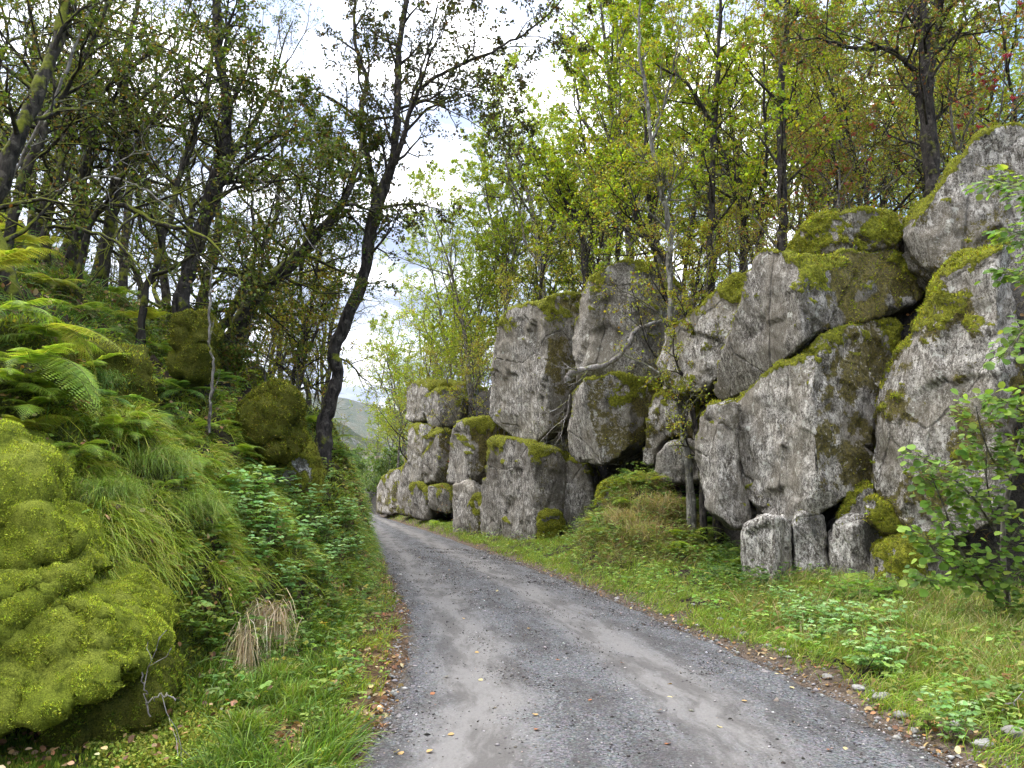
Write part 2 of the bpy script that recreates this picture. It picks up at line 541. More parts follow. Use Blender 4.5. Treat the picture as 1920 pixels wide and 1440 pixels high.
def height(x, y):
    x, y = np.asarray(x, float), np.asarray(y, float)
    dl = xl(y) - x
    d0 = np.interp(y, [2, 5, 6, 7.3, 9, 12, 16, 24], [2.9, 2.5, 1.9, 1.15, 0.9, 0.5, 0.2, 0.05])
    t = dl - d0
    wfar = sstep(y, 10, 17)
    p2 = np.stack([x, y, x * 0], -1).reshape(-1, 3)
    nb_ = fbm(p2 * 0.9, 4).reshape(x.shape)
    nf = fbm(p2 * 3.1 + 5, 3).reshape(x.shape)
    tt = t + (nb_ * 0.45 + 0.22 * np.abs(nf)) * sstep(t, 0, 0.6)
    zl = np.interp(tt, T_, Z_NEAR) * (1 - wfar) + np.interp(tt, T_, Z_FAR) * wfar
    zl = zl * np.interp(y, [-12, 25, 36, 60], [1, 1, 0.22, 0.12])
    zl = zl + (0.22 * nb_ + 0.09 * nf) * sstep(t, 0.0, 0.8) + 0.02 * nf * sstep(dl, 0.05, 0.3)
    dr = x - xr(y)
    rl = rock_line(y)
    span = np.maximum(rl - xr(y), 0.5)
    zr = 0.05 * sstep(dr, 0, 0.3) + 0.16 * sstep(dr / span, 0.15, 1.0) + (0.07 * nf + 0.05 * nb_) * sstep(dr, 0.15, 0.8)
    zr = zr + 1.6 * np.exp(-(((x - 2.9) / 1.0) ** 2 + ((y - 17.9) / 2.0) ** 2))
    k = x - rl
    plat = np.interp(y, [-12, 8, 11, 15, 20, 24, 33, 40, 50, 60], [4.3, 4.4, 4.5, 4.6, 5.3, 5.8, 5.4, 3.2, 1.6, 1.2])
    zr = zr + (plat + 0.3 * nb_ + 0.1 * nf) * sstep(k, 1.3, 2.7) + np.clip(k - 2.7, 0, 60) * 0.13 * np.interp(y, [30, 45], [1, 0.4])
    z = np.where(dl > 0, zl, np.where(dr > 0, zr, -0.035))
    return z


def graded(lo, hi, dense_lo, dense_hi, step, grow=1.12, mx=8.0):
    a = list(np.arange(dense_lo, dense_hi + 1e-6, step))
    s, v = step, dense_hi
    while v < hi:
        s = min(s * grow, mx)
        v += s
        a.append(v)
    s, v = step, dense_lo
    b = []
    while v > lo:
        s = min(s * grow, mx)
        v -= s
        b.append(v)
    return np.array(b[::-1] + a)


gd = graded(-110, 110, -7.5, 9.0, 0.11)
gy = graded(-12, 150, 2.0, 28.0, 0.11)
gy = gy[gy >= -12]
DD, YY = np.meshgrid(gd, gy)
xc = (xl(YY) + xr(YY)) / 2
XX = xc + DD
ZZ = height(XX, YY)
GV = np.stack([XX, YY, ZZ], -1).reshape(-1, 3)
nyg, nxg = XX.shape
idx = np.arange(nyg * nxg).reshape(nyg, nxg)
GF = np.stack([idx[:-1, :-1], idx[:-1, 1:], idx[1:, 1:], idx[1:, :-1]], -1).reshape(-1, 4)
fx, fy = XX.ravel(), YY.ravel()
na = fbm(GV * 0.8 + 3, 4)
nb2 = fbm(GV * 2.7 + 9, 3)
gcol = np.zeros((len(GV), 3))
left = (xl(fy) - fx) > 0
soil, mossg, litter, stone = np.array([.045, .034, .022]), np.array([.085, .10, .018]), np.array([.14, .085, .045]), np.array([.12, .11, .095])
m1 = sstep(na, -0.25, 0.2)[:, None]
dlf = (xl(fy) - fx)
deep = sstep(dlf, 4.0, 7.0)[:, None]
cl = soil * (1 - m1) + mossg * m1
cl = cl * (1 - deep) + (litter * 0.7 * (1 - m1) + soil * m1) * deep
edge = (1 - sstep(dlf, 0.1, 1.1))[:, None]
cl = cl * (1 - edge) + litter * edge
drf = fx - xr(fy)
kk = fx - rock_line(fy)
cr = soil * (1 - m1) + mossg * 0.9 * m1
e2 = (1 - sstep(drf, 0.1, 0.7))[:, None]
cr = cr * (1 - e2) + (litter * .6 + stone * .5) * e2
cw = (sstep(kk, 1.0, 1.4) * (1 - sstep(kk, 2.6, 3.0)))[:, None]
cr = cr * (1 - cw) + stone * 0.5 * cw
pl = sstep(kk, 2.6, 3.4)[:, None]
cr = cr * (1 - pl) + (litter * (1 - m1) + mossg * m1) * pl
gcol = np.where(left[:, None], cl, cr)
# shift beyond: a big sheet out to the hills
link('ground', mesh_np('ground', GV, GF, M_GROUND, gcol, True), kind='structure')

ry = np.concatenate([np.arange(-11.5, 2, 0.5), np.arange(2, 30, 0.12), np.arange(30, 70, 0.6)])
ru = np.linspace(0, 1, 34)
U, RY = np.meshgrid(ru, ry)
wob = 0.10 * fbm(np.stack([RY.ravel() * 1.7, 0 * RY.ravel(), 0 * RY.ravel() + 3], -1), 3).reshape(RY.shape)
wob2 = 0.10 * fbm(np.stack([RY.ravel() * 1.9, 0 * RY.ravel() + 8, 0 * RY.ravel() + 3], -1), 3).reshape(RY.shape)
RX = xl(RY) + wob + (xr(RY) + wob2 - xl(RY) - wob) * U
RZ = 0.05 * (1 - (2 * U - 1) ** 2) - 0.02 * (np.exp(-((U - .19) / .08) ** 2) + np.exp(-((U - .64) / .08) ** 2)) + 0.006
RZ = RZ + 0.008 * fbm(np.stack([RX.ravel() * 2, RY.ravel() * 2, 0 * RX.ravel()], -1), 3).reshape(RX.shape)
RZ[:, 0] = RZ[:, -1] = -0.03
ii = np.arange(RX.size).reshape(RX.shape)
RF = np.stack([ii[:-1, :-1], ii[:-1, 1:], ii[1:, 1:], ii[1:, :-1]], -1).reshape(-1, 4)
link('road', mesh_np('road', np.stack([RX, RY, RZ], -1).reshape(-1, 3), RF, M_ROAD, None, True, U.ravel()), kind='structure')


def road_z(x, y):
    u_ = np.clip((x - xl(y)) / (xr(y) - xl(y)), 0, 1)
    return 0.05 * (1 - (2 * u_ - 1) ** 2) - 0.02 * (np.exp(-((u_ - .19) / .08) ** 2) + np.exp(-((u_ - .64) / .08) ** 2)) + 0.006


def surf_z(x, y):
    on = (x > xl(y)) & (x < xr(y))
    return np.where(on, road_z(x, y), height(x, y))


def surf_n(x, y, e=0.06):
    gx = (height(x + e, y) - height(x - e, y)) / (2 * e)
    gy_ = (height(x, y + e) - height(x, y - e)) / (2 * e)
    return unit(np.stack([-gx, -gy_, np.ones_like(gx)], -1))


# far valley floor and hills
def far_sheet(name, xs, ys, zf, mat):
    X, Y = np.meshgrid(xs, ys)
    Z = zf(X, Y)
    ii = np.arange(X.size).reshape(X.shape)
    Fq = np.stack([ii[:-1, :-1], ii[:-1, 1:], ii[1:, 1:], ii[1:, :-1]], -1).reshape(-1, 4)
    return link(name, mesh_np(name, np.stack([X, Y, Z], -1).reshape(-1, 3), Fq, mat, None, True), kind='structure')


def hill_z(X, Y):
    p = np.stack([X, Y, 0 * X], -1).reshape(-1, 3)
    n_ = fbm(p * 0.012, 5).reshape(X.shape)
    n2 = fbm(p * 0.06, 4).reshape(X.shape)
    crest = 20 + 62 * sstep(-X, 30, 240)
    rise = sstep(Y, 100, 330)
    return -8 + rise * crest + n_ * 12 * rise + n2 * 2.5 * rise


far_sheet('hill', np.linspace(-420, 160, 150), np.linspace(95, 520, 110), hill_z, M_HILL)


def mount_z(X, Y):
    p = np.stack([X, Y, 0 * X], -1).reshape(-1, 3)
    n_ = fbm(p * 0.0016, 6).reshape(X.shape)
    return -30 + 230 * sstep(Y, 900, 1800) * (1 + 0.5 * n_) * (0.55 + 0.45 * sstep(-X, -200, 700))


far_sheet('mountain', np.linspace(-2600, 2600, 110), np.linspace(520, 2400, 60), mount_z, M_HILL)
Xp, Yp = np.meshgrid(np.linspace(-3000, 3000, 30), np.linspace(-200, 3000, 30))
far_sheet('plain', np.linspace(-3000, 3000, 20), np.linspace(-300, 3000, 20), lambda X, Y: X * 0 - 9.0, M_HILL)

# ------------------------------------------------------------------ boulders
LEAFLET = (np.array([[0, 0, 0], [.34, .45, .07], [0, 1, 0], [-.34, .45, .07]]), np.array([[0, 1, 2], [0, 2, 3]]))
OVAL = (np.array([[0, 0, 0], [.26, .18, .05], [.40, .50, .08], [.24, .83, .04], [0, 1, -.06], [-.24, .83, .04], [-.40, .50, .08], [-.26, .18, .05], [0, .5, 0]]),
        np.array([[8, 0, 1], [8, 1, 2], [8, 2, 3], [8, 3, 4], [8, 4, 5], [8, 5, 6], [8, 6, 7], [8, 7, 0]]))
ROUND = (np.array([[0, 0, 0], [.38, .10, .06], [.54, .42, .10], [.44, .78, .06], [.12, .95, -.02], [0, 1.04, -.05], [-.12, .95, -.02], [-.44, .78, .06], [-.54, .42, .10], [-.38, .10, .06], [0, .45, 0]]),
         np.array([[10, k, (k + 1) % 10] for k in range(10)]))
SPRIG = (np.array([[-.16, 0, 0], [.16, 0, 0], [0, 1, 0]]), np.array([[0, 1, 2]]))


def stamp(tpl, Pp, Y, N, size, col, wid=1.0):
    """place a flat template at every point: Y along its length, N its upper side"""
    tv, tf = tpl
    Y = unit(Y)
    X = unit(np.cross(Y, N))
    Z = np.cross(X, Y)
    size = np.broadcast_to(np.asarray(size, float), (len(Pp),))[:, None, None]
    V = Pp[:, None, :] + size * (tv[None, :, 0:1] * wid * X[:, None, :] + tv[None, :, 1:2] * Y[:, None, :] + tv[None, :, 2:3] * Z[:, None, :])
    k = len(tv)
    Fq = (tf[None] + (np.arange(len(Pp)) * k)[:, None, None]).reshape(-1, tf.shape[1])
    C = np.repeat(col, k, axis=0)
    return V.reshape(-1, 3), Fq, C


def join(parts):
    off, Vs, Fs, Cs = 0, [], [], []
    for V, Fq, C in parts:
        Vs.append(V)
        Fs.append(Fq + off)
        Cs.append(C)
        off += len(V)
    return np.concatenate(Vs), Fs, np.concatenate(Cs)


def scatter(V, F, n, rng, wfun=None):
    """n random points on a triangle/quad surface, area weighted: points, normals"""
    tri = F if F.shape[1] == 3 else np.concatenate([F[:, [0, 1, 2]], F[:, [0, 2, 3]]])
    a, b, c = V[tri[:, 0]], V[tri[:, 1]], V[tri[:, 2]]
    cr_ = np.cross(b - a, c - a)
    ar = np.linalg.norm(cr_, axis=1)
    if wfun is not None:
        ar = ar * wfun((a + b + c) / 3, unit(cr_), tri)
    if ar.sum() <= 0:
        return np.zeros((0, 3)), np.zeros((0, 3))
    ch = rng.choice(len(tri), n, p=ar / ar.sum())
    r1, r2 = np.sqrt(rng.rand(n)), rng.rand(n)
    pt = (1 - r1)[:, None] * a[ch] + (r1 * (1 - r2))[:, None] * b[ch] + (r1 * r2)[:, None] * c[ch]
    return pt, unit(cr_[ch])


def vary(rng, base, n, amt=0.25, hue=0.12):
    b = np.asarray(base, float)[None]
    k = np.exp(rng.normal(0, amt, (n, 1)))
    h = np.exp(rng.normal(0, hue, (n, 3)))
    return np.clip(b * k * h, 0, 0.9)


def pick(rng, cols, probs, n, amt=0.25, hue=0.1):
    cols = np.array(cols, float)
    c = cols[rng.choice(len(cols), n, p=np.array(probs) / sum(probs))]
    return np.clip(c * np.exp(rng.normal(0, amt, (n, 1))) * np.exp(rng.normal(0, hue, (n, 3))), 0, 0.9)


_RT = np.random.RandomState(3).rand(256, 7)


def facets(p):
    """broken-plane relief: each cell has a plane of its own"""
    q = np.floor(p).astype(np.int64)
    best = np.full(len(p), 1e9)
    out = np.zeros(len(p))
    for dx in (-1, 0, 1):
        for dy in (-1, 0, 1):
            for dz in (-1, 0, 1):
                c = q + np.array([dx, dy, dz])
                h = _RT[_PERM[_PERM[_PERM[c[:, 0] & 255] + (c[:, 1] & 255)] + (c[:, 2] & 255)]]
                d = p - (c + h[:, :3])
                r2 = (d * d).sum(1)
                v = (h[:, 3] - .5) * .35 + ((h[:, 4:7] - .5) * d).sum(1) * 2.7
                m = r2 < best
                best = np.where(m, r2, best)
                out = np.where(m, v, out)
    return out


def block_mesh(outline, Dk, thick, back, vox, smooth, seed, big=0.10, mid=0.035, lean=0.0, moss=(0.55, 0.2), brown=0.0, wet=0.0,
               brownside=0.0, tufts=3000, tuft=0.045, tiltx=0.0, chips=9, fac=0.062, crease=0.0, stain_shade_side=0.42, mossy=False):
    if crease == 0:
        big = big * .45
        vox = vox * .68
    """a block whose front outline is given at photo pixels, with a real distance Dk for each px, pushed back by its thickness"""
    ol = np.array(outline, float)
    Dk = np.array(Dk, float)
    D0 = Dk[:, 1].mean()
    s = D0 / F_PX
    cxp, cyp = ol.mean(0)
    bm = bmesh.new()
    vs = [bm.verts.new(((x - cxp) * s, -(y - cyp) * s, 0)) for x, y in ol]
    vb = [bm.verts.new(((x - cxp) * s * 0.92, -(y - cyp) * s * 0.94, thick)) for x, y in ol]
    k = len(vs)
    bm.faces.new(vs)
    bm.faces.new(vb[::-1])
    for i in range(k):
        bm.faces.new((vs[i], vb[i], vb[(i + 1) % k], vs[(i + 1) % k]))
    bmesh.ops.triangulate(bm, faces=bm.faces[:])
    bmesh.ops.recalc_face_normals(bm, faces=bm.faces[:])
    me = bpy.data.meshes.new('tmp')
    bm.to_mesh(me)
    bm.free()
    o = bpy.data.objects.new('tmp', me)
    COL.objects.link(o)
    r = o.modifiers.new('r', 'REMESH')
    r.mode = 'VOXEL'
    r.voxel_size = vox
    sm = o.modifiers.new('s', 'SMOOTH')
    sm.factor = 0.5
    sm.iterations = 1 if not crease else 3
    ev = o.evaluated_get(bpy.context.evaluated_depsgraph_get())
    em = ev.to_mesh()
    V = np.zeros(len(em.vertices) * 3, np.float32)
    em.vertices.foreach_get('co', V)
    V = V.reshape(-1, 3).astype(float)
    em.calc_loop_triangles()
    Fq = np.zeros(len(em.loop_triangles) * 3, np.int32)
    em.loop_triangles.foreach_get('vertices', Fq)
    Fq = Fq.reshape(-1, 3)
    ev.to_mesh_clear()
    bpy.data.objects.remove(o)
    bpy.data.meshes.remove(me)
    px, py = V[:, 0] / s + cxp, -V[:, 1] / s + cyp
    D = np.interp(px + tiltx * (py - cyp), Dk[:, 0], Dk[:, 1]) + lean * (cyp - py) * s
    u, v = (px - 960) / F_PX, (720 - py) / F_PX
    d = np.stack([u, CP - v * SP, SP + v * CP], -1)
    W = d * (D / d[:, 1])[:, None] + np.array([0, 0, EYE])
    W = W + V[:, 2:3] * np.array([back[0], back[1], back[2] if len(back) > 2 else 0.0])[None]

    def normals(W):
        fn = np.cross(W[Fq[:, 1]] - W[Fq[:, 0]], W[Fq[:, 2]] - W[Fq[:, 0]])
        N = np.zeros_like(W)
        for j in range(3):
            np.add.at(N, Fq[:, j], fn)
        return unit(N)
    N = normals(W)
    ctr = W.mean(0)
    if ((W - ctr) * N).sum() < 0:
        Fq = Fq[:, ::-1]
        N = -N
    sd_ = seed * 7.13
    n1 = fbm(W * 0.75 + sd_, 3)
    rid = 1 - np.abs(fbm(W * 1.5 + sd_ + 40, 4)) * 2
    n2 = fbm(W * np.array([4.0, 4.0, 2.2]) + sd_, 4)
    W = W + N * (0.012 + D0 * .0016 + big * n1 + mid * n2 + big * 0.45 * (rid - 0.6))[:, None]
    if crease:
        for fq, am in ((.75, 1.0),):
            gq = np.abs(fbm(W * np.array([fq, fq, fq * 2.6]) + sd_ * 2, 3))
            W = W - N * (am * crease * np.exp(-(gq / .06) ** 2) * sstep(fbm(W * .7 + sd_, 2), -.25, .1))[:, None]
    if fac:
        sc_ = max(1.0, 14.0 / D0)
        W = W + N * (fac * facets(W * np.array([1.2, 1.2, .95]) * sc_ + .25 * np.stack([n1, n1, n1], -1) + sd_) + (0 if mossy else fac * .22) * facets(W * 3.6 + sd_))[:, None]
    cr = np.random.RandomState(seed + 50)
    for k_ in range(chips):
        nv = unit(cr.normal(size=3))
        dd_ = W @ nv
        cut = dd_.max() - (dd_.max() - dd_.min()) * cr.uniform(.01, .06)
        W = W - nv[None] * np.maximum(0, dd_ - cut)[:, None] * .92
    N = normals(W)
    mn = fbm(W * 1.3 + sd_ + 3, 4)
    mf = fbm(W * 5.0 + sd_, 3)
    top = W[:, 2].max()
    hgt = top - W[:, 2]
    mo = sstep(N[:, 2] + 0.35 * mn + 0.2 * mf, moss[0] - 0.15, moss[0] + 0.2) * 0.9 + moss[1] * sstep(mn + 0.3 * mf, 0.0, 0.45) \
        + 0.85 * (1 - sstep(hgt, 0.15, 1.5)) * sstep(N[:, 2] + mn, 0.0, 0.5) * (moss[0] < 1)
    # camera-facing sides carry more brown moss, plus damp and shade painted into the colour
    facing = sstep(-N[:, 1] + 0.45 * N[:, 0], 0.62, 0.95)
    br = brown * sstep(mn + 0.4 * mf + 0.15, 0.0, 0.5) + brownside * facing * sstep(-mn + 0.3 * mf + 0.3, 0.0, 0.6)
    we = wet * sstep(fbm(W * np.array([2.2, 2.2, 0.35]) + sd_ + 8, 3) + 0.2, 0.0, 0.5) + 0.75 * sstep(-N[:, 2], 0.25, 0.8) + stain_shade_side * facing * sstep(mf * .5 + mn + .35, 0, .5)  # streaky stain, darker undersides, then the painted camera-side darkening
    mo = mo + brownside * facing * (1 - sstep(hgt, 0.15, 1.1)) * sstep(mn + .5 * mf + .3, 0, .4)
    W = W + N * (0.05 * np.clip(mo, 0, 1) * (1 + mf))[:, None]
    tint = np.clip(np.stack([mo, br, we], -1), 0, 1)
    tm = None
    if tufts:
        rng = np.random.RandomState(seed + 900)
        mm = np.clip(np.maximum(mo, .75 * br), 0, 1)
        fr = lambda c, nrm, tri: np.clip(mm[tri].mean(1) - 0.42, 0, 1) * (0.2 + sstep(-nrm[:, 1] + 0.6 * nrm[:, 2] - 0.3 * nrm[:, 0], -0.1, 0.5))
        pt, nr = scatter(W, Fq, tufts, rng, fr)
        if len(pt):
            dr_ = unit(nr + rng.normal(0, 0.45, pt.shape) + np.array([0, 0, 0.3]))
            col = pick(rng, [(.34, .37, .03), (.22, .25, .025), (.46, .46, .05), (.17, .13, .03), (.08, .08, .02)], [4, 3, 2.5, 1.3, 1.2], len(pt))
            tv, tf, tc_ = stamp(SPRIG, pt - dr_ * tuft * 0.3, dr_, rng.normal(size=pt.shape), tuft * rng.uniform(0.4, 1.3, len(pt)) * (1 + .5 * np.clip(fbm(pt * 4, 2), -1, 1)), np.clip(col * (1 + .6 * np.clip(fbm(pt * 3, 3), -1, 1))[:, None], .005, .9), 1.2)
            tm = (tv, tf, tc_)
    return W, Fq, tint, tm


def boulder(label, outline, Dk, thick=2.0, back=(0.35, 0.94), vox=0.07, smooth=5, seed=1, name='boulder', group=None, cat='boulder', mat=None, **kw):
    W, Fq, tint, tm = block_mesh(outline, Dk, thick, back, vox, smooth, seed, **kw)
    base = np.array([W[:, 0].mean(), W[:, 1].mean(), W[:, 2].min()])
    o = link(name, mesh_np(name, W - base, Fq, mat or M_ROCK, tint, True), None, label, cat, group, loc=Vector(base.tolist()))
    if tm:
        link('moss_tufts', mesh_np('moss_tufts', tm[0] - base, tm[1], M_MOSS, tm[2]), o)
    return o, W, Fq


def z7(*a):
    return [(1300 + x * .5556, 350 + y * .5556) for x, y in a]


def z6(*a):
    return [(1000 + x * .4513, 450 + y * .4513) for x, y in a]


def z5(*a):
    return [(600 + x * .3125, 600 + y * .3125) for x, y in a]


def z3(*a):
    return [(1220 + x * .3646, y * .3646) for x, y in a]


WB = (0.35, 0.94)
RG = 'boulders of the rock wall on the right of the road'
boulder('loose flat-bottomed boulder thick with yellow-green moss, perched on top of the wide upper slab',
        z7((352, 165), (385, 118), (480, 92), (600, 84), (665, 96), (690, 150), (672, 200), (560, 222), (420, 232), (360, 218)),
        [(1490, 12.9), (1600, 12.3), (1690, 12.7)], 1.3, (0.2, 0.98), 0.05, 6, 1, big=.09, moss=(0.12, 0.55), brown=.7, tufts=9000, group=RG)
boulder('wide upper slab with a dark mossy front, lying above the long slanting crack',
        z7((215, 245), (260, 218), (480, 228), (700, 216), (765, 250), (800, 300), (770, 372), (640, 432), (540, 462), (430, 482), (365, 525), (290, 592), (200, 665), (95, 722), (60, 690), (85, 600), (160, 430), (185, 330)),
        [(1325, 14.4), (1400, 13.2), (1500, 11.8), (1620, 12.3), (1745, 12.9)], 2.6, WB, 0.055, 5, 2, moss=(0.45, 0.05), brown=.15, brownside=1.15, tiltx=-.12, tufts=14000, group=RG)
boulder('pale lichen-streaked slab half hidden by the thin shrub, left of the wide upper slab',
        z7((0, 440), (60, 370), (130, 310), (215, 290), (230, 420), (150, 560), (90, 640), (40, 690), (-60, 700), (-110, 620), (-90, 500)),
        [(1240, 16.2), (1320, 15.0), (1420, 14.4)], 1.8, WB, 0.07, 5, 3, moss=(0.5, 0.5), brown=.5, tufts=5000, group=RG)
boulder('huge speckled grey boulder with a brown mossy patch in its middle, below the slanting crack',
        z7((152, 735), (220, 670), (290, 606), (380, 560), (500, 485), (600, 456), (655, 452), (692, 490), (690, 560), (665, 680), (642, 800), (632, 900), (600, 980), (500, 1060), (350, 1142), (250, 1112), (190, 1060), (150, 980), (138, 850)),
        [(1378, 13.5), (1450, 12.6), (1525, 11.7), (1600, 12.1), (1690, 12.8)], 2.6, WB, 0.055, 5, 4, big=.10, moss=(0.6, 0.0), brown=.25, brownside=.75, tufts=5000, tiltx=-.05, group=RG)
boulder('narrow upright boulder pressed against the left side of the huge speckled boulder',
        z7((60, 745), (110, 722), (148, 738), (138, 850), (148, 980), (186, 1060), (190, 1145), (110, 1150), (50, 1080), (22, 960), (16, 870), (32, 800)),
        [(1310, 13.9), (1350, 13.1), (1400, 13.2)], 1.7, WB, 0.055, 6, 5, moss=(0.7, 0.0), brown=.05, tufts=1500, group=RG)
boulder('tall leaning grey slab with brown moss along its left edge, behind the hazel',
        z7((915, 215), (1000, 200), (1050, 208), (1075, 300), (1090, 600), (1070, 1000), (990, 1150), (840, 1200), (755, 1180), (700, 1130), (650, 1080), (610, 1005), (640, 790), (660, 660), (690, 590), (722, 545), (800, 440), (850, 330)),
        [(1640, 11.6), (1700, 10.9), (1870, 9.9), (1920, 10.2)], 2.0, WB, 0.055, 5, 6, big=.12, moss=(0.42, 0.12), brown=.75, tufts=9000, group=RG)
boulder('great rounded boulder highest on the right, its left shoulder brown with moss',
        z3((1310, 1150), (1400, 1020), (1530, 900), (1610, 800), (1690, 725), (1780, 672), (1920, 656), (2080, 690), (2300, 800), (2350, 1200), (1960, 1480), (1700, 1470), (1500, 1440), (1390, 1340)),
        [(1695, 12.2), (1800, 11.7), (1950, 11.3), (2100, 11.8)], 2.8, (0.3, 0.95), 0.06, 6, 7, big=.13, moss=(0.5, 0.0), brown=.45, tufts=5000, group=RG)
boulder('low square granite block at the left foot of the huge speckled boulder',
        [(1392, 1130), (1392, 1000), (1398, 980), (1440, 968), (1474, 974), (1480, 1040), (1480, 1130)],
        [(1395, 11.9), (1455, 11.5), (1485, 11.9)], 1.5, WB, 0.045, 4, 8, big=.03, fac=.03, moss=(1.2, 0), brown=.2, tufts=0, group=RG)
boulder('greenish stained foundation block, second from the left under the huge boulder',
        [(1488, 1130), (1488, 985), (1500, 966), (1540, 966), (1550, 1050), (1550, 1130)],
        [(1480, 12.1), (1545, 12.0)], 1.4, WB, 0.05, 4, 9, big=.03, fac=.03, moss=(1.2, 0.25), wet=2, tufts=0, group=RG)
boulder('dark damp foundation block with vertical streaks, third from the left under the huge boulder',
        [(1560, 1140), (1560, 985), (1580, 966), (1638, 970), (1654, 1000), (1654, 1140)],
        [(1545, 11.9), (1600, 11.5), (1660, 11.6)], 1.4, WB, 0.05, 4, 10, big=.05, fac=.03, moss=(1.2, 0.2), wet=1.6, tufts=0, group=RG)
boulder('short foundation block with a moss-covered left edge, under the leaning slab',
        [(1644, 1145), (1648, 1050), (1680, 1018), (1745, 1012), (1785, 1036), (1790, 1145)],
        [(1640, 11.0), (1700, 10.6), (1780, 10.7)], 1.4, WB, 0.05, 4, 11, big=.05, moss=(0.35, 0.1), brown=.1, wet=.2, tufts=2500, group=RG)
boulder('upper mossy wedge stone in the gap between the huge boulder and the leaning slab',
        z7((520, 1125), (556, 1040), (590, 1012), (612, 1020), (602, 1080), (585, 1130), (540, 1150)),
        [(1580, 11.8), (1640, 11.6)], 1.0, WB, 0.045, 4, 12, big=.04, moss=(0.2, 0.5), brown=.6, tufts=2500, group=RG)
boulder('small brown wedge stone under the lower left corner of the leaning slab',
        z7((588, 1120), (604, 1060), (650, 1085), (705, 1130), (735, 1172), (640, 1165)),
        [(1620, 11.3), (1710, 11.1)], 1.0, WB, 0.045, 4, 13, big=.04, moss=(0.5, 0.2), brown=.9, tufts=1500, group=RG)
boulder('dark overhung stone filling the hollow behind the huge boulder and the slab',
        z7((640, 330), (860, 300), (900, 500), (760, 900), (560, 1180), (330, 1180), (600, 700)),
        [(1480, 13.9), (1800, 13.4)], 2.0, WB, 0.12, 4, 14, moss=(1.2, 0.0), brown=.4, wet=.9, tufts=0, group=RG)  # shade of the hollow put into the stone's colour
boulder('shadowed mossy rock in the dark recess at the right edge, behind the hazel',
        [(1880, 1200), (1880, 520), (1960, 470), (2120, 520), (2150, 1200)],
        [(1880, 12.0), (2150, 10.8)], 1.5, WB, 0.1, 4, 41, moss=(0.5, 0.1), brown=.9, wet=3, tufts=2500, group=RG)  # added set back, recess shade painted into its colour
# middle of the wall
boulder('tall dome-topped boulder behind the slender tree stem, with moss on its crown',
        z6((178, 590), (172, 430), (195, 270), (235, 165), (330, 98), (440, 90), (540, 112), (610, 200), (625, 400), (560, 560), (470, 590), (350, 570), (240, 600)),
        [(1075, 20.6), (1110, 19.6), (1190, 19.2), (1300, 19.8)], 3.0, WB, 0.085, 5, 15, big=.16, moss=(0.42, 0.1), brown=.35, tufts=9000, group=RG)
boulder('block with a mossy dark front and pale left edge, directly under the dome-topped boulder',
        z6((145, 885), (148, 780), (168, 645), (225, 585), (330, 565), (440, 575), (500, 612), (505, 700), (480, 790), (430, 840), (350, 885), (280, 915), (180, 915)),
        [(1062, 20.0), (1100, 18.8), (1170, 18.5), (1230, 19.0)], 2.4, WB, 0.07, 5, 16, big=.11, moss=(0.4, 0.1), brown=.4, brownside=.9, wet=.35, tufts=8000, group=RG)
boulder('tallest pale upright slab in the middle of the wall, its right end dark and undercut',
        [(922, 790), (925, 650), (945, 590), (1000, 568), (1060, 550), (1092, 558), (1092, 660), (1084, 760), (1060, 770), (1022, 815), (1000, 832), (935, 820)],
        [(920, 24.2), (980, 22.8), (1030, 21.6), (1092, 22.1)], 3.0, WB, 0.085, 4, 17, big=.12, moss=(0.42, 0.25), brown=.15, brownside=.75, tiltx=-.1, tufts=7000, group=RG)
boulder('lower pale upright slab at the road verge, yellow moss on its upper right corner',
        [(900, 1030), (900, 960), (912, 880), (920, 824), (960, 822), (1000, 838), (1046, 852), (1058, 872), (1056, 950), (1040, 975), (1022, 965), (1015, 1030)],
        [(900, 24.6), (960, 22.7), (1003, 21.3), (1058, 21.8)], 3.0, WB, 0.08, 4, 18, big=.10, moss=(0.5, 0.12), brown=.1, brownside=.35, tufts=5000, group=RG)
boulder('shadowed block set back behind the lower pale slab, left of the fern mound',
        [(1056, 1000), (1058, 870), (1075, 858), (1098, 862), (1110, 930), (1108, 1000)],
        [(1050, 21.9), (1110, 21.3)], 2.0, WB, 0.08, 4, 19, moss=(0.8, 0.1), brown=.3, wet=.4, tufts=1000, group=RG)
boulder('small stone covered in bright yellow moss at the foot of the lower pale slab',
        [(1013, 1022), (1012, 968), (1040, 964), (1044, 990), (1032, 1020)],
        [(1010, 21.2), (1044, 21.3)], 0.9, WB, 0.06, 3, 20, big=.04, moss=(-0.3, 0.9), tufts=4000, group=RG)
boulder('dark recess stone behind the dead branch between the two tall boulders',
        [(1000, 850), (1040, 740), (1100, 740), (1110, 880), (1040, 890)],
        [(1000, 23.6), (1110, 22.8)], 1.5, WB, 0.12, 4, 21, moss=(1.2, 0.0), brown=.4, wet=.9, tufts=0, group=RG)  # dark tint paints the shade between the boulders
boulder('smooth grey dome of rock peeping out of the hollow below the arching mossy rock',
        z6((505, 1000), (512, 900), (565, 845), (640, 832), (700, 860), (700, 1000)),
        [(1225, 17.6), (1320, 17.2)], 1.5, WB, 0.07, 6, 22, big=.06, moss=(1.2, 0), brown=.0, tufts=0, group=RG)
boulder('arching mossy rock overhanging the grey dome beside the slender tree stem',
        z6((462, 930), (472, 820), (495, 690), (560, 600), (690, 620), (720, 760), (700, 840), (620, 800), (560, 815), (515, 860), (490, 930)),
        [(1205, 18.2), (1320, 17.2)], 2.2, WB, 0.07, 4, 23, big=.08, moss=(0.35, 0.35), brown=.8, tufts=5000, group=RG)
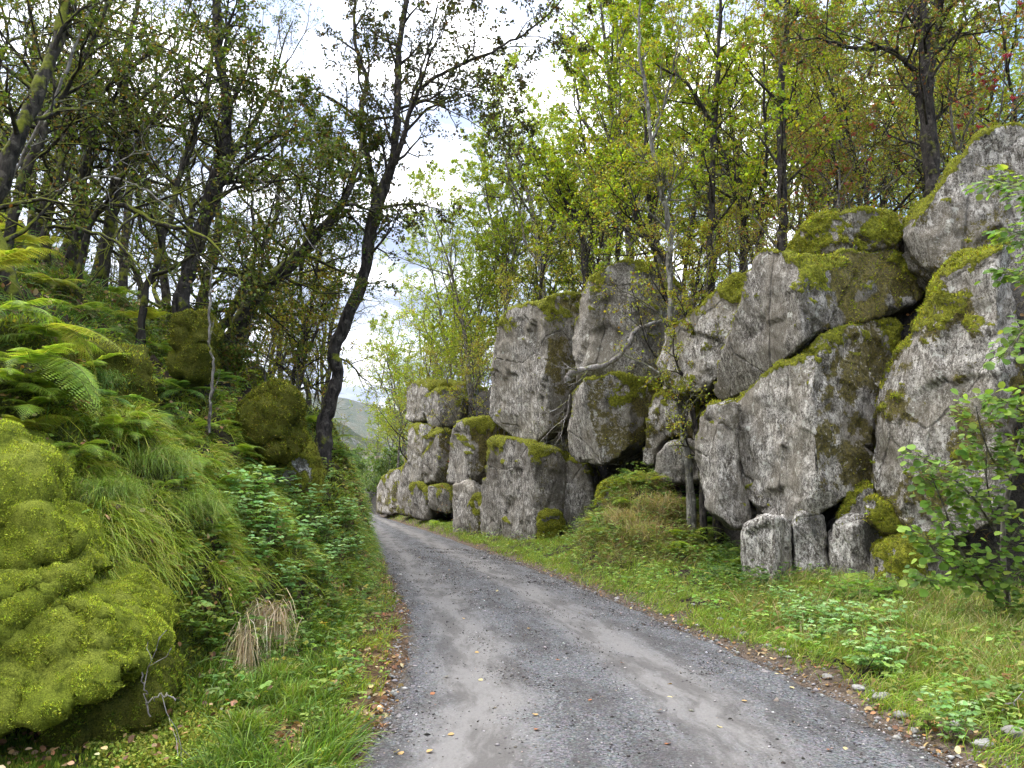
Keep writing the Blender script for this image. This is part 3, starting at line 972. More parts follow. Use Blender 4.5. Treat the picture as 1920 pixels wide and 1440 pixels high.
boulder('little moss cushion stone among the ferns at the foot of the middle boulders',
        [(1118, 950), (1124, 918), (1142, 902), (1160, 908), (1160, 935), (1140, 955)],
        [(1118, 18.0), (1160, 17.8)], 0.6, WB, 0.05, 4, 24, big=.03, moss=(-0.2, 0.9), tufts=3000, group=RG)
# further part
boulder('block with a bright moss cap standing just left of the lower pale slab',
        z5((770, 975), (780, 860), (790, 690), (840, 625), (940, 595), (1030, 600), (1030, 700), (1000, 880), (920, 985)),
        [(840, 28.0), (880, 26.2), (925, 26.4)], 2.6, WB, 0.09, 4, 25, big=.10, moss=(0.4, 0.1), brown=.2, brownside=1.0, tufts=5000, group=RG)
boulder('lower grey block under the moss-capped block',
        z5((805, 1290), (800, 1150), (808, 985), (890, 972), (935, 1060), (920, 1180), (890, 1290)),
        [(850, 26.8), (890, 25.6)], 2.0, WB, 0.08, 4, 26, big=.05, moss=(1.2, 0.1), brown=.1, tufts=0, group=RG)
boulder('thin dark block wedged beside the lower grey block, left of the pale slab',
        z5((895, 1300), (895, 1120), (930, 1050), (985, 1090), (1000, 1180), (960, 1310)),
        [(878, 25.7), (915, 25.0)], 1.5, WB, 0.08, 4, 27, big=.05, moss=(0.4, 0.3), brown=.6, wet=.3, tufts=1500, group=RG)
boulder('flat mossy slab topping the far stack of blocks',
        z5((512, 600), (516, 420), (560, 372), (760, 362), (880, 380), (860, 440), (640, 470), (620, 600), (560, 615)),
        [(760, 34.5), (800, 33.2), (880, 33.4)], 3.0, WB, 0.11, 3, 28, big=.10, moss=(0.4, 0.2), brown=.5, brownside=.4, tufts=4000, group=RG)
boulder('grey block tucked under the flat mossy slab of the far stack, its right side darker',
        z5((628, 600), (630, 460), (700, 425), (820, 420), (850, 500), (830, 620), (720, 650), (650, 642)),
        [(795, 33.4), (825, 32.2), (860, 32.6)], 2.2, WB, 0.1, 4, 29, big=.08, moss=(0.45, 0.05), brown=.2, tufts=2500, group=RG)
boulder('tall outer block in the middle tier of the far stack, streaked brown',
        z5((530, 975), (528, 650), (580, 625), (645, 640), (655, 720), (622, 800), (612, 985)),
        [(762, 34.0), (800, 32.6)], 2.2, WB, 0.1, 3, 30, big=.08, moss=(0.7, 0.2), brown=.5, tufts=1000, group=RG)
boulder('inner block in the middle tier of the far stack, moss streak down its front',
        z5((622, 975), (626, 810), (658, 760), (658, 670), (760, 660), (780, 760), (775, 860), (740, 965), (650, 992)),
        [(795, 32.6), (825, 31.6), (845, 31.9)], 2.2, WB, 0.1, 4, 31, big=.08, moss=(0.45, 0.15), brown=.2, brownside=.7, tufts=2500, group=RG)
boulder('outer foundation block of the far stack beside the road verge',
        z5((538, 1140), (536, 985), (600, 975), (655, 1040), (655, 1200), (570, 1190)),
        [(768, 33.2), (805, 32.0)], 2.0, WB, 0.1, 4, 32, big=.06, moss=(0.9, 0.1), brown=.2, wet=.4, tufts=500, group=RG)
boulder('inner foundation block of the far stack above a green fern',
        z5((655, 1130), (650, 1005), (770, 990), (800, 1090), (790, 1160)),
        [(803, 32.0), (850, 31.2)], 2.0, WB, 0.1, 4, 33, big=.06, moss=(0.7, 0.1), brown=.3, wet=.5, tufts=500, group=RG)
boulder('farthest low ridge of dark mossy rock where the road disappears',
        z5((325, 1150), (340, 1010), (400, 925), (500, 880), (540, 960), (545, 1160), (400, 1160)),
        [(702, 43.0), (740, 40.0), (770, 39.0)], 3.0, WB, 0.13, 3, 34, big=.14, moss=(0.5, 0.35), brown=.7, tufts=3000, group=RG)
boulder('broken mossy rock between the far stack and the farthest ridge',
        z5((470, 1160), (480, 960), (520, 820), (560, 800), (580, 980), (570, 1180)),
        [(745, 37.0), (780, 35.0)], 3.0, WB, 0.12, 3, 35, big=.12, moss=(0.3, 0.5), brown=.7, tufts=2500, group=RG)

# mossy boulders of the left bank
LG = 'moss-covered boulders in the left bank'


def moss_fur(o, W, Fq, n, size, seed, cols, probs, drop=0.0):
    rng = np.random.RandomState(seed)
    keep = lambda c, nrm, tri: sstep(-nrm[:, 1] * 0.8 + nrm[:, 0] * 0.5 + nrm[:, 2] * 0.8, -0.35, 0.2) * sstep(nrm[:, 2], -0.75, -0.1)
    pt, nr = scatter(W, Fq, n, rng, keep)
    cl = fbm(pt * 9.0, 3)
    pt = pt + nr * (0.022 * cl)[:, None]
    d = unit(nr + rng.normal(0, 0.55, pt.shape) + np.array([0, 0, 0.35 - drop]))
    col = pick(rng, cols, probs, n, 0.3, 0.07) * (1 + 0.5 * np.clip(cl, -1, 1))[:, None]
    col = np.clip(col, 0.004, .8)
    a = stamp(SPRIG, pt - d * size * 0.3, d, rng.normal(size=pt.shape), size * rng.uniform(0.5, 1.25, n), col, 1.5)
    base = np.array(o.location)
    for ch in list(o.children):
        bpy.data.objects.remove(ch)
    link('moss_tufts', mesh_np('moss_tufts', a[0] - base, a[1], M_MOSS, a[2]), o)


MC = [(.35, .39, .045), (.27, .32, .03), (.43, .47, .07), (.12, .15, .02)]
MD = [(.17, .21, .02), (.10, .14, .015), (.25, .26, .03), (.07, .09, .012)]
b1 = boulder('big low boulder wrapped in bright yellow-green moss in the lower left corner',
             [(-160, 1400), (-140, 1165), (20, 1140), (120, 1118), (170, 1128), (210, 1155), (258, 1190), (264, 1230), (244, 1262), (200, 1278), (150, 1312), (100, 1345), (0, 1370)],
             [(-160, 4.9), (0, 4.75), (180, 4.85), (330, 5.4)], 1.5, (-.25, .96), 0.035, 7, 51, big=.10, mid=.03, lean=.35, moss=(-2, 1), tufts=0, crease=.17, chips=0, fac=.035, mossy=True, mat=M_LIME, group=LG)
moss_fur(*b1, 150000, 0.0135, 1, MC, [4, 4, 2, 1.5])
b2 = boulder('rounded moss-covered boulder stacked on the big low boulder at the left edge',
             [(-180, 1170), (-180, 985), (0, 960), (70, 955), (130, 990), (155, 1050), (185, 1085), (150, 1085), (100, 1110), (40, 1150), (0, 1190), (-60, 1230)],
             [(-180, 5.0), (60, 4.95), (215, 5.3)], 1.4, (-.3, .95), 0.035, 7, 52, big=.09, mid=.03, lean=.4, moss=(-2, 1), tufts=0, crease=.17, chips=0, fac=.035, mossy=True, mat=M_LIME, group=LG)
moss_fur(*b2, 90000, 0.0135, 2, MC, [4, 4, 2, 1.5])
b3 = boulder('topmost of the stacked mossy boulders at the left edge, below the grass tuft',
             [(-200, 1010), (-190, 820), (-20, 795), (45, 838), (85, 890), (85, 930), (40, 962), (0, 985), (-80, 1010)],
             [(-200, 5.1), (30, 5.2), (120, 5.6)], 1.4, (-.3, .95), 0.035, 7, 53, big=.09, mid=.03, lean=.45, moss=(-2, 1), tufts=0, crease=.17, chips=0, fac=.035, mossy=True, mat=M_LIME, group=LG)
moss_fur(*b3, 60000, 0.015, 3, MC, [4, 4, 2, 1])
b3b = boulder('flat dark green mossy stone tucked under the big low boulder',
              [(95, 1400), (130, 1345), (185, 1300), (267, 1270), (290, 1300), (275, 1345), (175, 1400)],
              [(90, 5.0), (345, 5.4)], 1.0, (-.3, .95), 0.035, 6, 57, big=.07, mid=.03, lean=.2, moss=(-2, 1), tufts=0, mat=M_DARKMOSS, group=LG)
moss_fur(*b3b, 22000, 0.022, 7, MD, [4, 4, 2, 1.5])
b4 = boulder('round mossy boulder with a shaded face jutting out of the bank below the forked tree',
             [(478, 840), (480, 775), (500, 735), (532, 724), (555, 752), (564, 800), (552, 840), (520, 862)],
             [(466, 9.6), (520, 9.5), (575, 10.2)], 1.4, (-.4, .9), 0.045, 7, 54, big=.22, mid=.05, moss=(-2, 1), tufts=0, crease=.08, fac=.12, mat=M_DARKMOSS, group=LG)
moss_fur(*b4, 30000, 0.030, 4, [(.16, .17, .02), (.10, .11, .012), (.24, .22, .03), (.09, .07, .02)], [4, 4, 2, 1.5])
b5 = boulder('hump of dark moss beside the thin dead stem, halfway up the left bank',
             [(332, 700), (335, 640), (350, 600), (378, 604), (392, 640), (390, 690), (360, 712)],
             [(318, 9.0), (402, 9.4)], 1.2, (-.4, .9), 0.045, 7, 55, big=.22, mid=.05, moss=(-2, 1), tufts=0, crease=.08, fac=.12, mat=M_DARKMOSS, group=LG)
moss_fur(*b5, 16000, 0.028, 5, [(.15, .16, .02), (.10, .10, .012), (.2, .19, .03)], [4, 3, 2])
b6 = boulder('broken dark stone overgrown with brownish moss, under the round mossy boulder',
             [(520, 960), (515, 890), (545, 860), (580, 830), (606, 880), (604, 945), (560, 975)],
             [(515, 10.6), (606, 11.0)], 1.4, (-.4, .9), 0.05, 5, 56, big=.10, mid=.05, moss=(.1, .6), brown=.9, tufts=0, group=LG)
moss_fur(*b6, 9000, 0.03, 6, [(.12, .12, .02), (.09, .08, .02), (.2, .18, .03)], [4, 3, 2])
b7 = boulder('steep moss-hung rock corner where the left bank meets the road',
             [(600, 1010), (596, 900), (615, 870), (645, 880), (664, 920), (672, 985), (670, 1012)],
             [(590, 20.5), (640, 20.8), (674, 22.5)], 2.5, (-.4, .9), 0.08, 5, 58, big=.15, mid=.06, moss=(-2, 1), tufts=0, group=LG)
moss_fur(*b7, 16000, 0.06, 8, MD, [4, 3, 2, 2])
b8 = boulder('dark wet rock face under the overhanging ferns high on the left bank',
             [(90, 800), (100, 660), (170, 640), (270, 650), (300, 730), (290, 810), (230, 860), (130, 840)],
             [(60, 7.6), (330, 8.2)], 1.4, (-.5, .86), 0.06, 4, 59, big=.12, mid=.06, moss=(.3, .4), brown=.9, wet=3, tufts=6000, mat=M_DARKMOSS, group=LG)  # dark colour stands in for the shade of the recess

# ------------------------------------------------------------------ trees
class Tubes:
    def __init__(self):
        self.V, self.Q, self.off = [], [], 0

    def add(self, pts, rads, sides):
        pts = np.asarray(pts, float)
        n = len(pts)
        t = np.gradient(pts, axis=0)
        t = unit(t)
        ref = np.array([0.31, 0.87, 0.12]) if abs(t[0][2]) > 0.7 else np.array([0.05, 0.1, 1.0])
        a = unit(np.cross(t, ref))
        b = np.cross(t, a)
        ang = np.arange(sides) * 2 * math.pi / sides
        ring = a[:, None, :] * np.cos(ang)[None, :, None] + b[:, None, :] * np.sin(ang)[None, :, None]
        V = pts[:, None, :] + ring * np.asarray(rads)[:, None, None]
        i = np.arange(n - 1)[:, None] * sides + np.arange(sides)[None]
        j = np.arange(n - 1)[:, None] * sides + (np.arange(sides)[None] + 1) % sides
        Q = np.stack([i, j, j + sides, i + sides], -1).reshape(-1, 4) + self.off
        self.V.append(V.reshape(-1, 3))
        self.Q.append(Q)
        self.off += n * sides


def spline(ctrl, n):
    """smooth path through control points (x, y, z, radius)"""
    c = np.array(ctrl, float)
    c = np.vstack([2 * c[0] - c[1], c, 2 * c[-1] - c[-2]])
    seg = len(c) - 3
    out = []
    for t in np.linspace(0, seg - 1e-6, n):
        k = int(t)
        f = t - k
        p0, p1, p2, p3 = c[k], c[k + 1], c[k + 2], c[k + 3]
        out.append(0.5 * ((2 * p1) + (-p0 + p2) * f + (2 * p0 - 5 * p1 + 4 * p2 - p3) * f * f + (-p0 + 3 * p1 - 3 * p2 + p3) * f ** 3))
    out = np.array(out)
    out[:, 3] = np.maximum(out[:, 3], 0.004)
    return out


SIDES = [10, 6, 4, 3, 3]


def grow(tb, rng, p, d, L, r, lvl, prm, leaves):
    seg = prm['seg'][lvl]
    n = max(3, int(round(L / seg)))
    wig, trop = prm['wig'][lvl], prm['trop'][lvl]
    st = L / n
    pts, rr, ds = [p], [r], [d]
    for i in range(n):
        d = d + rng.normal(0, wig, 3)
        d[2] += trop
        d = d / math.sqrt(d @ d)
        p = p + d * st
        pts.append(p)
        ds.append(d)
        rr.append(max(r * (1 - 0.85 * (i + 1) / n), 0.0022))
    tb.add(pts, rr, SIDES[lvl])
    spawn(tb, rng, pts, ds, rr, L, lvl, prm, leaves, prm['start'][lvl])


def spawn(tb, rng, pts, ds, rr, L, lvl, prm, leaves, t0):
    n = len(pts) - 1
    top = prm['levels']
    if lvl < top:
        k = prm['kids'][lvl]
        k = max(1, int(round(k * (0.75 + 0.5 * rng.rand()))))
        az = rng.rand() * 6.28
        for j in range(k):
            t = t0 + (1 - t0) * (j + rng.rand()) / k
            t = min(t, 0.985)
            f = t * n
            i = int(f)
            q = pts[i] + (pts[min(i + 1, n)] - pts[i]) * (f - i)
            dd = ds[min(i + 1, n)]
            az += 2.4 + rng.normal(0, .4)
            ang = math.radians(prm['ang'][lvl] + rng.normal(0, 10))
            a = np.cross(dd, [0.21, 0.43, 0.87] if abs(dd[2]) < .9 else [1, 0.1, 0])
            a = a / math.sqrt(a @ a)
            b = np.cross(dd, a)
            nd = dd * math.cos(ang) + (a * math.cos(az) + b * math.sin(az)) * math.sin(ang)
            ll = L * prm['ratio'][lvl] * (1.15 - 0.75 * (t - t0) / (1 - t0)) * rng.uniform(0.7, 1.2)
            grow(tb, rng, q, nd, ll, max(rr[i] * 0.62, 0.003), lvl + 1, prm, leaves)
    if lvl >= top - 1 or (lvl == top):
        m = prm['leaves'] if lvl == top else prm['leaves'] // 3
        if m:
            P_ = np.array(pts)
            f = rng.uniform(0.15, 1, m) * n
            i = np.minimum(f.astype(int), n - 1)
            q = P_[i] + (P_[i + 1] - P_[i]) * (f - i)[:, None]
            leaves.append(np.concatenate([q, np.array(ds)[i]], 1))


def crown_mesh(rng, leaves, prm, name='crown'):
    lv = np.concatenate(leaves)
    n = len(lv)
    d = unit(lv[:, 3:] * 0.5 + rng.normal(0, 0.8, (n, 3)) + np.array([0, 0, -0.35]))
    q = lv[:, :3] + rng.normal(0, prm.get('spread', 0.03) * .5, (n, 3))
    N = unit(rng.normal(0, 0.7, (n, 3)) + np.array([0, 0, 0.9]))
    size = prm['size'] * rng.uniform(0.6, 1.25, n)
    col = pick(rng, prm['cols'], prm['probs'], n, 0.2, 0.08)
    V, Fq, C = stamp(LEAFLET, q, d, N, size, col, prm.get('wid', 1.0))
    return mesh_np(name, V, Fq, M_LEAF, C)


def build_tree(name, seed, prm, H, r0, lean=(0, 0), bark=None, berries=0):
    """a generic tree standing at the origin: returns meshes for trunk and crown"""
    rng = np.random.RandomState(seed)
    tb, leaves = Tubes(), []
    d = unit(np.array([lean[0], lean[1], 1.0]))
    n = max(6, int(H / prm['seg'][0]))
    p = np.array([0, 0, -0.35])
    pts, ds, rr = [p], [d], [r0 * 1.25]
    for i in range(n):
        d = d + rng.normal(0, prm['wig'][0], 3) * np.array([1, 1, .4])
        d[2] += prm['trop'][0]
        d = d / math.sqrt(d @ d)
        p = p + d * (H / n)
        pts.append(p)
        ds.append(d)
        rr.append(max(r0 * (1 - 0.9 * ((i + 1) / n) ** 0.9), 0.006))
    tb.add(pts, rr, 10)
    spawn(tb, rng, pts, ds, rr, H, 0, prm, leaves, prm['start'][0])
    tm = mesh_np('trunk', np.concatenate(tb.V), np.concatenate(tb.Q), bark, None, True)
    cm = crown_mesh(rng, leaves, prm)
    bmesh_ = None
    if berries:
        lv = np.concatenate(leaves)
        bmesh_ = berry_mesh(rng, lv[rng.choice(len(lv), berries)][:, :3])
    return tm, cm, bmesh_


def berry_mesh(rng, centres):
    oct_v = np.array([[1, 0, 0], [-1, 0, 0], [0, 1, 0], [0, -1, 0], [0, 0, 1], [0, 0, -1]], float)
    oct_f = np.array([[0, 2, 4], [2, 1, 4], [1, 3, 4], [3, 0, 4], [2, 0, 5], [1, 2, 5], [3, 1, 5], [0, 3, 5]])
    c = rng.normal(0, 0.022, (16, 3)) * np.array([1, 1, .6]) - np.array([0, 0, .03])
    V = (c[:, None] + 0.0125 * oct_v[None]).reshape(-1, 3)
    Fq = (oct_f[None] + (np.arange(len(c)) * 6)[:, None, None]).reshape(-1, 3)
    return mesh_np('berry_cluster', V, Fq, m_berry), centres


def tree_root(name, meshes, loc, label, cat, group, rz=0.0, sc=1.0, tilt=(0, 0)):
    r = empty(name, loc, label, cat, group, rz, sc, tilt)
    link('trunk', meshes[0], r)
    link('crown', meshes[1], r)
    if meshes[2] is not None:
        for c in meshes[2][1]:
            link('berry_cluster', meshes[2][0], r, loc=Vector(c.tolist()))
    return r


YG = [(.29, .37, .022), (.19, .28, .02), (.40, .43, .03), (.28, .18, .04)]
DG = [(.055, .085, .014), (.10, .14, .02), (.14, .12, .025), (.14, .08, .03)]
OR = [(.28, .33, .03), (.34, .32, .035), (.26, .15, .04), (.14, .09, .03)]
PR_BIRCH = dict(levels=3, seg=[0.7, 0.35, 0.22, 0.12], wig=[.05, .13, .2, .25], trop=[.02, .06, .02, 0], start=[.30, .2, .15, 0], kids=[17, 7, 5, 0],
                ang=[42, 45, 45], ratio=[.30, .45, .5], leaves=27, size=.070, cols=YG, probs=[5, 4, 2, .8], wid=1.15, spread=.05)
PR_SPARSE = dict(PR_BIRCH, kids=[15, 6, 5, 0], leaves=7, size=.055, cols=OR, probs=[4, 3, 2, 2], start=[.2, .2, .15, 0], ratio=[.34, .45, .5], wig=[.08, .2, .25, .28])
PR_DARK = dict(levels=3, seg=[0.5, 0.3, 0.2, 0.12], wig=[.14, .22, .26, .28], trop=[.03, .05, .01, 0], start=[.22, .2, .15, 0], kids=[13, 7, 5, 0],
               ang=[52, 50, 48], ratio=[.42, .5, .5], leaves=6, size=.05, cols=DG, probs=[4, 5, 2, 1], wid=1.0, spread=.05)

T_BIRCH = [build_tree('birch', 100 + k, PR_BIRCH, H, r, (.05 * (-1) ** k, 0), M_BARK_GREY) for k, (H, r) in enumerate([(11.5, .12), (10.5, .10), (9.5, .09), (12.5, .13)])]
PR_SPARSE['probs'] = [6, 4, 1.2, 1]
T_SPARSE = [build_tree('sparse', 130 + k, PR_SPARSE, H, r, (0, 0), M_BARK_DARK) for k, (H, r) in enumerate([(9.0, .10), (8.0, .07), (7.0, .06)])]
T_ROWAN = build_tree('rowan', 150, dict(PR_SPARSE, cols=[(.20, .23, .035), (.30, .17, .06), (.26, .10, .05)], probs=[5, 2, 1.2], kids=[14, 7, 5, 0], start=[.12, .2, .1, 0], ratio=[.5, .5, .5]), 4.6, .06, (.1, 0), M_BARK_GREY, 38)
T_DARK = [build_tree('dark', 160 + k, PR_DARK, H, r, (.35 - .1 * k, -.15), M_BARK_MOSS) for k, (H, r) in enumerate([(8.5, .14), (9.5, .13), (7.5, .11), (10.0, .12)])]
PR_BUSH = dict(PR_SPARSE, levels=2, seg=[.3, .2, .12], kids=[14, 7, 0], ang=[50, 45], ratio=[.55, .5], start=[.05, .1, 0], leaves=15, wig=[.2, .25, .3], trop=[.03, .02, 0], size=.045)
T_BUSH = [build_tree('bush', 170 + k, dict(PR_BUSH, cols=c, probs=[4, 3, 2, 2][:len(c)]), 2.0, .022, (0, 0), M_BARK_GREY) for k, c in enumerate([OR, YG, OR])]


def hero(name, seed, stems, prm, bark, label, cat, group=None, start=.3, kids=14, Lk=1.0, extra=None, berries=0):
    """a tree whose stems follow the photo: stems = [[(px, py, D, radius), ...], ...]"""
    rng = np.random.RandomState(seed)
    tb, leaves = Tubes(), []
    base = P(*stems[0][0][:3])
    for si, st in enumerate(stems):
        ctrl = [(*(P(a, b, c) - base), r) for a, b, c, r in st]
        if si == 0:
            gz = float(height(base[0:1], base[1:2])[0]) - base[2] - .3
            if gz < -.05:
                ctrl = [(0, 0, gz, ctrl[0][3] * 1.35)] + ctrl
        pts4 = spline(ctrl, max(10, 5 * len(st)))
        pts = pts4[:, :3]
        pts = pts + rng.normal(0, .012, pts.shape)
        rad = pts4[:, 3] * (1 + 0.08 * rng.normal(size=len(pts4)))
        tb.add(pts, rad, 12)
        ds = unit(np.gradient(pts, axis=0))
        L = np.linalg.norm(np.diff(pts, axis=0), axis=1).sum()
        s0 = start if si == 0 else .12
        pr = dict(prm)
        pr['kids'] = [kids if si == 0 else int(kids * .8)] + list(prm['kids'][1:])
        pr['ratio'] = [Lk / L] + list(prm['ratio'][1:])
        spawn(tb, rng, list(pts), list(ds), list(np.minimum(rad, 0.055)), L, 0, pr, leaves, s0)
    tm = mesh_np('trunk', np.concatenate(tb.V), np.concatenate(tb.Q), bark, None, True)
    cm = crown_mesh(rng, leaves, prm)
    bm_ = berry_mesh(rng, np.concatenate(leaves)[rng.choice(len(np.concatenate(leaves)), berries)][:, :3]) if berries else None
    return tree_root(name, (tm, cm, bm_), base, label, cat, group)


# the forked tree in the middle
PR_FORK = dict(PR_DARK, size=.066, leaves=8, cols=[(.035, .045, .012), (.055, .06, .015), (.07, .045, .02)], probs=[4, 3, 2], kids=[0, 6, 5, 0], trop=[0, .05, 0, -.02], ang=[48, 45, 45])
D_ = 14.0
hero('forked_tree', 301,
     [[(606, 830, D_, 0.160), (613, 775, D_, 0.140), (632, 700, D_, 0.120), (626, 655, D_, 0.116), (655, 590, D_, 0.120), (684, 510, D_, 0.112), (692, 450, D_, 0.116), (706, 385, D_, 0.128), (732, 318, D_, 0.088), (743, 240, D_, 0.076), (745, 160, D_, 0.068), (748, 90, D_, 0.060), (762, 0, D_, 0.048), (775, -120, D_, 0.024)],
      [(706, 400, D_, 0.088), (700, 345, D_ + .1, 0.068), (682, 270, D_ + .3, 0.056), (677, 200, D_ + .4, 0.048), (688, 150, D_ + .5, 0.044), (668, 90, D_ + .5, 0.036), (664, 0, D_ + .5, 0.028), (650, -80, D_ + .5, 0.016)],
      [(722, 345, D_ - .05, 0.072), (752, 270, D_ - .5, 0.048), (768, 210, D_ - .7, 0.044), (795, 160, D_ - .9, 0.036), (850, 128, D_ - 1, 0.032), (915, 100, D_ - 1.1, 0.026), (980, 65, D_ - 1.2, 0.020), (1040, 15, D_ - 1.2, 0.013), (1070, -30, D_ - 1.2, 0.008)],
      [(757, 268, D_ - .5, 0.028), (765, 215, D_ - .3, 0.024), (790, 130, D_ - .2, 0.021), (815, 40, D_ - .1, 0.016), (830, -60, D_, 0.008)],
      [(772, 190, D_ - .7, 0.020), (820, 190, D_ - .6, 0.016), (870, 178, D_ - .5, 0.013), (920, 195, D_ - .4, 0.010), (950, 190, D_, 0.006)]],
     PR_FORK, M_BARK_DARK, 'tall dark forked tree with a crooked trunk where the left bank meets the sky', 'tree', start=.42, kids=14, Lk=1.75)

# dark upright trunk on the left
hero('dark_tree', 302, [[(342, 575, 11.5, .13), (352, 520, 11.5, .11), (378, 430, 11.5, .105), (398, 370, 11.5, .12), (408, 320, 11.5, .10), (422, 260, 11.5, .09), (424, 180, 11.5, .085), (412, 110, 11.5, .08), (408, 40, 11.5, .07), (402, -80, 11.5, .05), (400, -200, 11.5, .03)],
                        [(398, 365, 11.5, .06), (440, 320, 11.4, .035), (500, 270, 11.3, .025), (560, 235, 11.2, .012)]],
     dict(PR_DARK, kids=[0, 7, 5, 0], leaves=10, size=.06), M_BARK_DARK, 'straight dark tree with a smooth upright trunk on the left bank, leafing high up', 'tree', start=.35, kids=18, Lk=1.9)
# the leaning mossy trunk
hero('leaning_tree', 303, [[(415, 690, 13, 0.156), (432, 640, 13, 0.148), (462, 585, 13, 0.139), (500, 530, 13.1, 0.135), (555, 488, 13.2, 0.115), (590, 445, 13.2, 0.098), (632, 395, 13.3, 0.074), (665, 330, 13.4, 0.049), (680, 250, 13.5, 0.025)],
                           [(500, 535, 13, 0.066), (470, 520, 12.9, 0.057), (430, 590, 12.7, 0.066), (402, 640, 12.6, 0.074)],
                           [(560, 485, 13.2, 0.049), (590, 400, 13.5, 0.037), (600, 320, 13.7, 0.025), (620, 240, 14, .015)]],
     dict(PR_DARK, kids=[0, 7, 5, 0], leaves=12, size=.062), M_BARK_MOSS, 'thick mossy tree leaning far over to the right on the left bank', 'tree', start=.3, kids=17, Lk=1.7)
# slim double stem beside the forked tree
hero('slim_tree', 304, [[(540, 760, 15, .06), (558, 680, 15, .05), (572, 620, 15, .045), (590, 540, 15, .035), (600, 460, 15, .02)],
                        [(552, 700, 15, .035), (585, 640, 15, .03), (612, 570, 15.1, .02), (622, 520, 15.2, .01)]],
     dict(PR_DARK, kids=[0, 6, 4, 0], leaves=10, cols=OR, probs=[3, 3, 2, 1]), M_BARK_DARK, 'slim dark double-stemmed sapling left of the forked tree foot', 'tree', start=.2, kids=12, Lk=.9)
# left edge crooked mossy trunks
GL = 'crooked mossy trees in the wood on the left bank'
LEFT_THIN = .72
lefts = [
    ([[(-20, 640, 8.0, .12), (20, 560, 8.1, .12), (0, 470, 8.2, .11), (-15, 400, 8.3, .11), (30, 260, 8.4, .12), (90, 130, 8.6, .10), (120, 20, 8.8, .08), (150, -100, 9, .05)]],
     'thick mossy trunk bending right at the upper left edge of the photo'),
    ([[(15, 470, 9.5, .09), (45, 330, 9.6, .085), (80, 250, 9.7, .08), (75, 170, 9.8, .07), (120, 60, 10, .06), (160, -60, 10, .03)],
      [(75, 250, 9.7, .05), (130, 160, 9.6, .04), (180, 60, 9.6, .03), (230, -60, 9.6, .02)]],
     'slanting forked mossy tree just right of the thick bending trunk'),
    ([[(85, 480, 11, .10), (90, 410, 11, .08), (112, 340, 11, .07), (118, 270, 11.2, .06), (160, 200, 11.3, .05), (240, 130, 11.4, .04), (330, 60, 11.5, .02)]],
     'thin dark crooked tree with a long branch reaching right over the bank'),
    ([[(135, 500, 11.5, .13), (145, 430, 11.5, .12), (150, 350, 11.5, .10), (168, 270, 11.6, .08), (165, 190, 11.7, .07), (170, 60, 12, .05), (180, -60, 12, .03)],
      [(160, 300, 11.6, .05), (190, 210, 11.6, .09), (185, 190, 11.6, .03)]],
     'mossy tree with a swollen green knuckle halfway up its trunk'),
    ([[(192, 510, 12, .13), (205, 440, 12, .12), (215, 350, 12, .12), (235, 270, 12, .10), (232, 190, 12, .08), (240, 90, 12.2, .07), (262, -20, 12.4, .05), (270, -120, 12.5, .03)],
      [(220, 340, 12, .08), (270, 250, 12, .06), (330, 180, 12, .045), (400, 120, 12.1, .03), (450, 60, 12.2, .015)]],
     'stout dark mossy tree forking low with one limb slanting up to the right'),
    ([[(270, 560, 10.5, .07), (300, 480, 10.5, .06), (335, 330, 10.6, .055), (365, 250, 10.7, .05), (390, 170, 10.8, .04), (400, 60, 11, .02)]],
     'slender dark tree just left of the straight dark trunk, sloping towards it'),
    ([[(150, 500, 10, .05), (180, 400, 9.9, .055), (230, 385, 9.7, .05), (300, 420, 9.5, .045), (380, 440, 9.3, .03), (450, 520, 9.1, .015)]],
     'nearly leafless mossy sapling arching low across the wood to the right'),
    ([[(60, 400, 13, .09), (60, 300, 13, .08), (55, 200, 13, .07), (65, 80, 13, .06), (40, -60, 13, .04)]],
     'upright mossy pole-like trunk behind the slanting forked tree at the left'),
]
for k, (st, lab) in enumerate(lefts):
    sparse = k == 6
    st = [[(a, b, c, r * LEFT_THIN) for a, b, c, r in q] for q in st]
    hero('mossy_tree', 310 + k, st, dict(PR_DARK, kids=[0, 5 if sparse else 7, 4, 0], leaves=2 if sparse else 6, size=.055, ang=[55, 52, 48]), M_BARK_MOSS, lab, 'tree', GL, start=.25, kids=9 if sparse else 14, Lk=1.6)

# slender stems in front of the right wall
hero('slender_tree', 330, [[(1292, 880, 16, .085), (1280, 800, 16, .075), (1264, 700, 16, .07), (1257, 600, 16, .065), (1257, 500, 16, .06), (1250, 400, 16, .06), (1236, 340, 16, .055), (1222, 270, 16, .045), (1212, 180, 16, .04), (1198, 90, 16, .03), (1200, 0, 16, .02), (1210, -80, 16, .01)],
                           [(1247, 385, 16, .035), (1258, 350, 16, .03), (1235, 335, 16, .02)],
                           [(1225, 260, 16, .03), (1250, 180, 16, .025), (1270, 90, 16, .018), (1290, 20, 16, .01)]],
     dict(PR_SPARSE, kids=[0, 6, 4, 0], leaves=5, size=.05), M_BARK_PALE, 'slender lichen-grey tree growing up in front of the dome-topped boulder', 'tree', start=.12, kids=15, Lk=1.3)
hero('thin_tree', 331, [[(1316, 880, 15.6, .06), (1302, 780, 15.6, .055), (1292, 690, 15.6, .05), (1298, 600, 15.6, .04), (1308, 520, 15.6, .03), (1320, 430, 15.6, .015)]],
     dict(PR_SPARSE, kids=[0, 7, 4, 0], leaves=9, size=.045), M_BARK_DARK, 'thin dark stem with small leaves just right of the slender grey tree', 'tree', start=.15, kids=20, Lk=1.1)
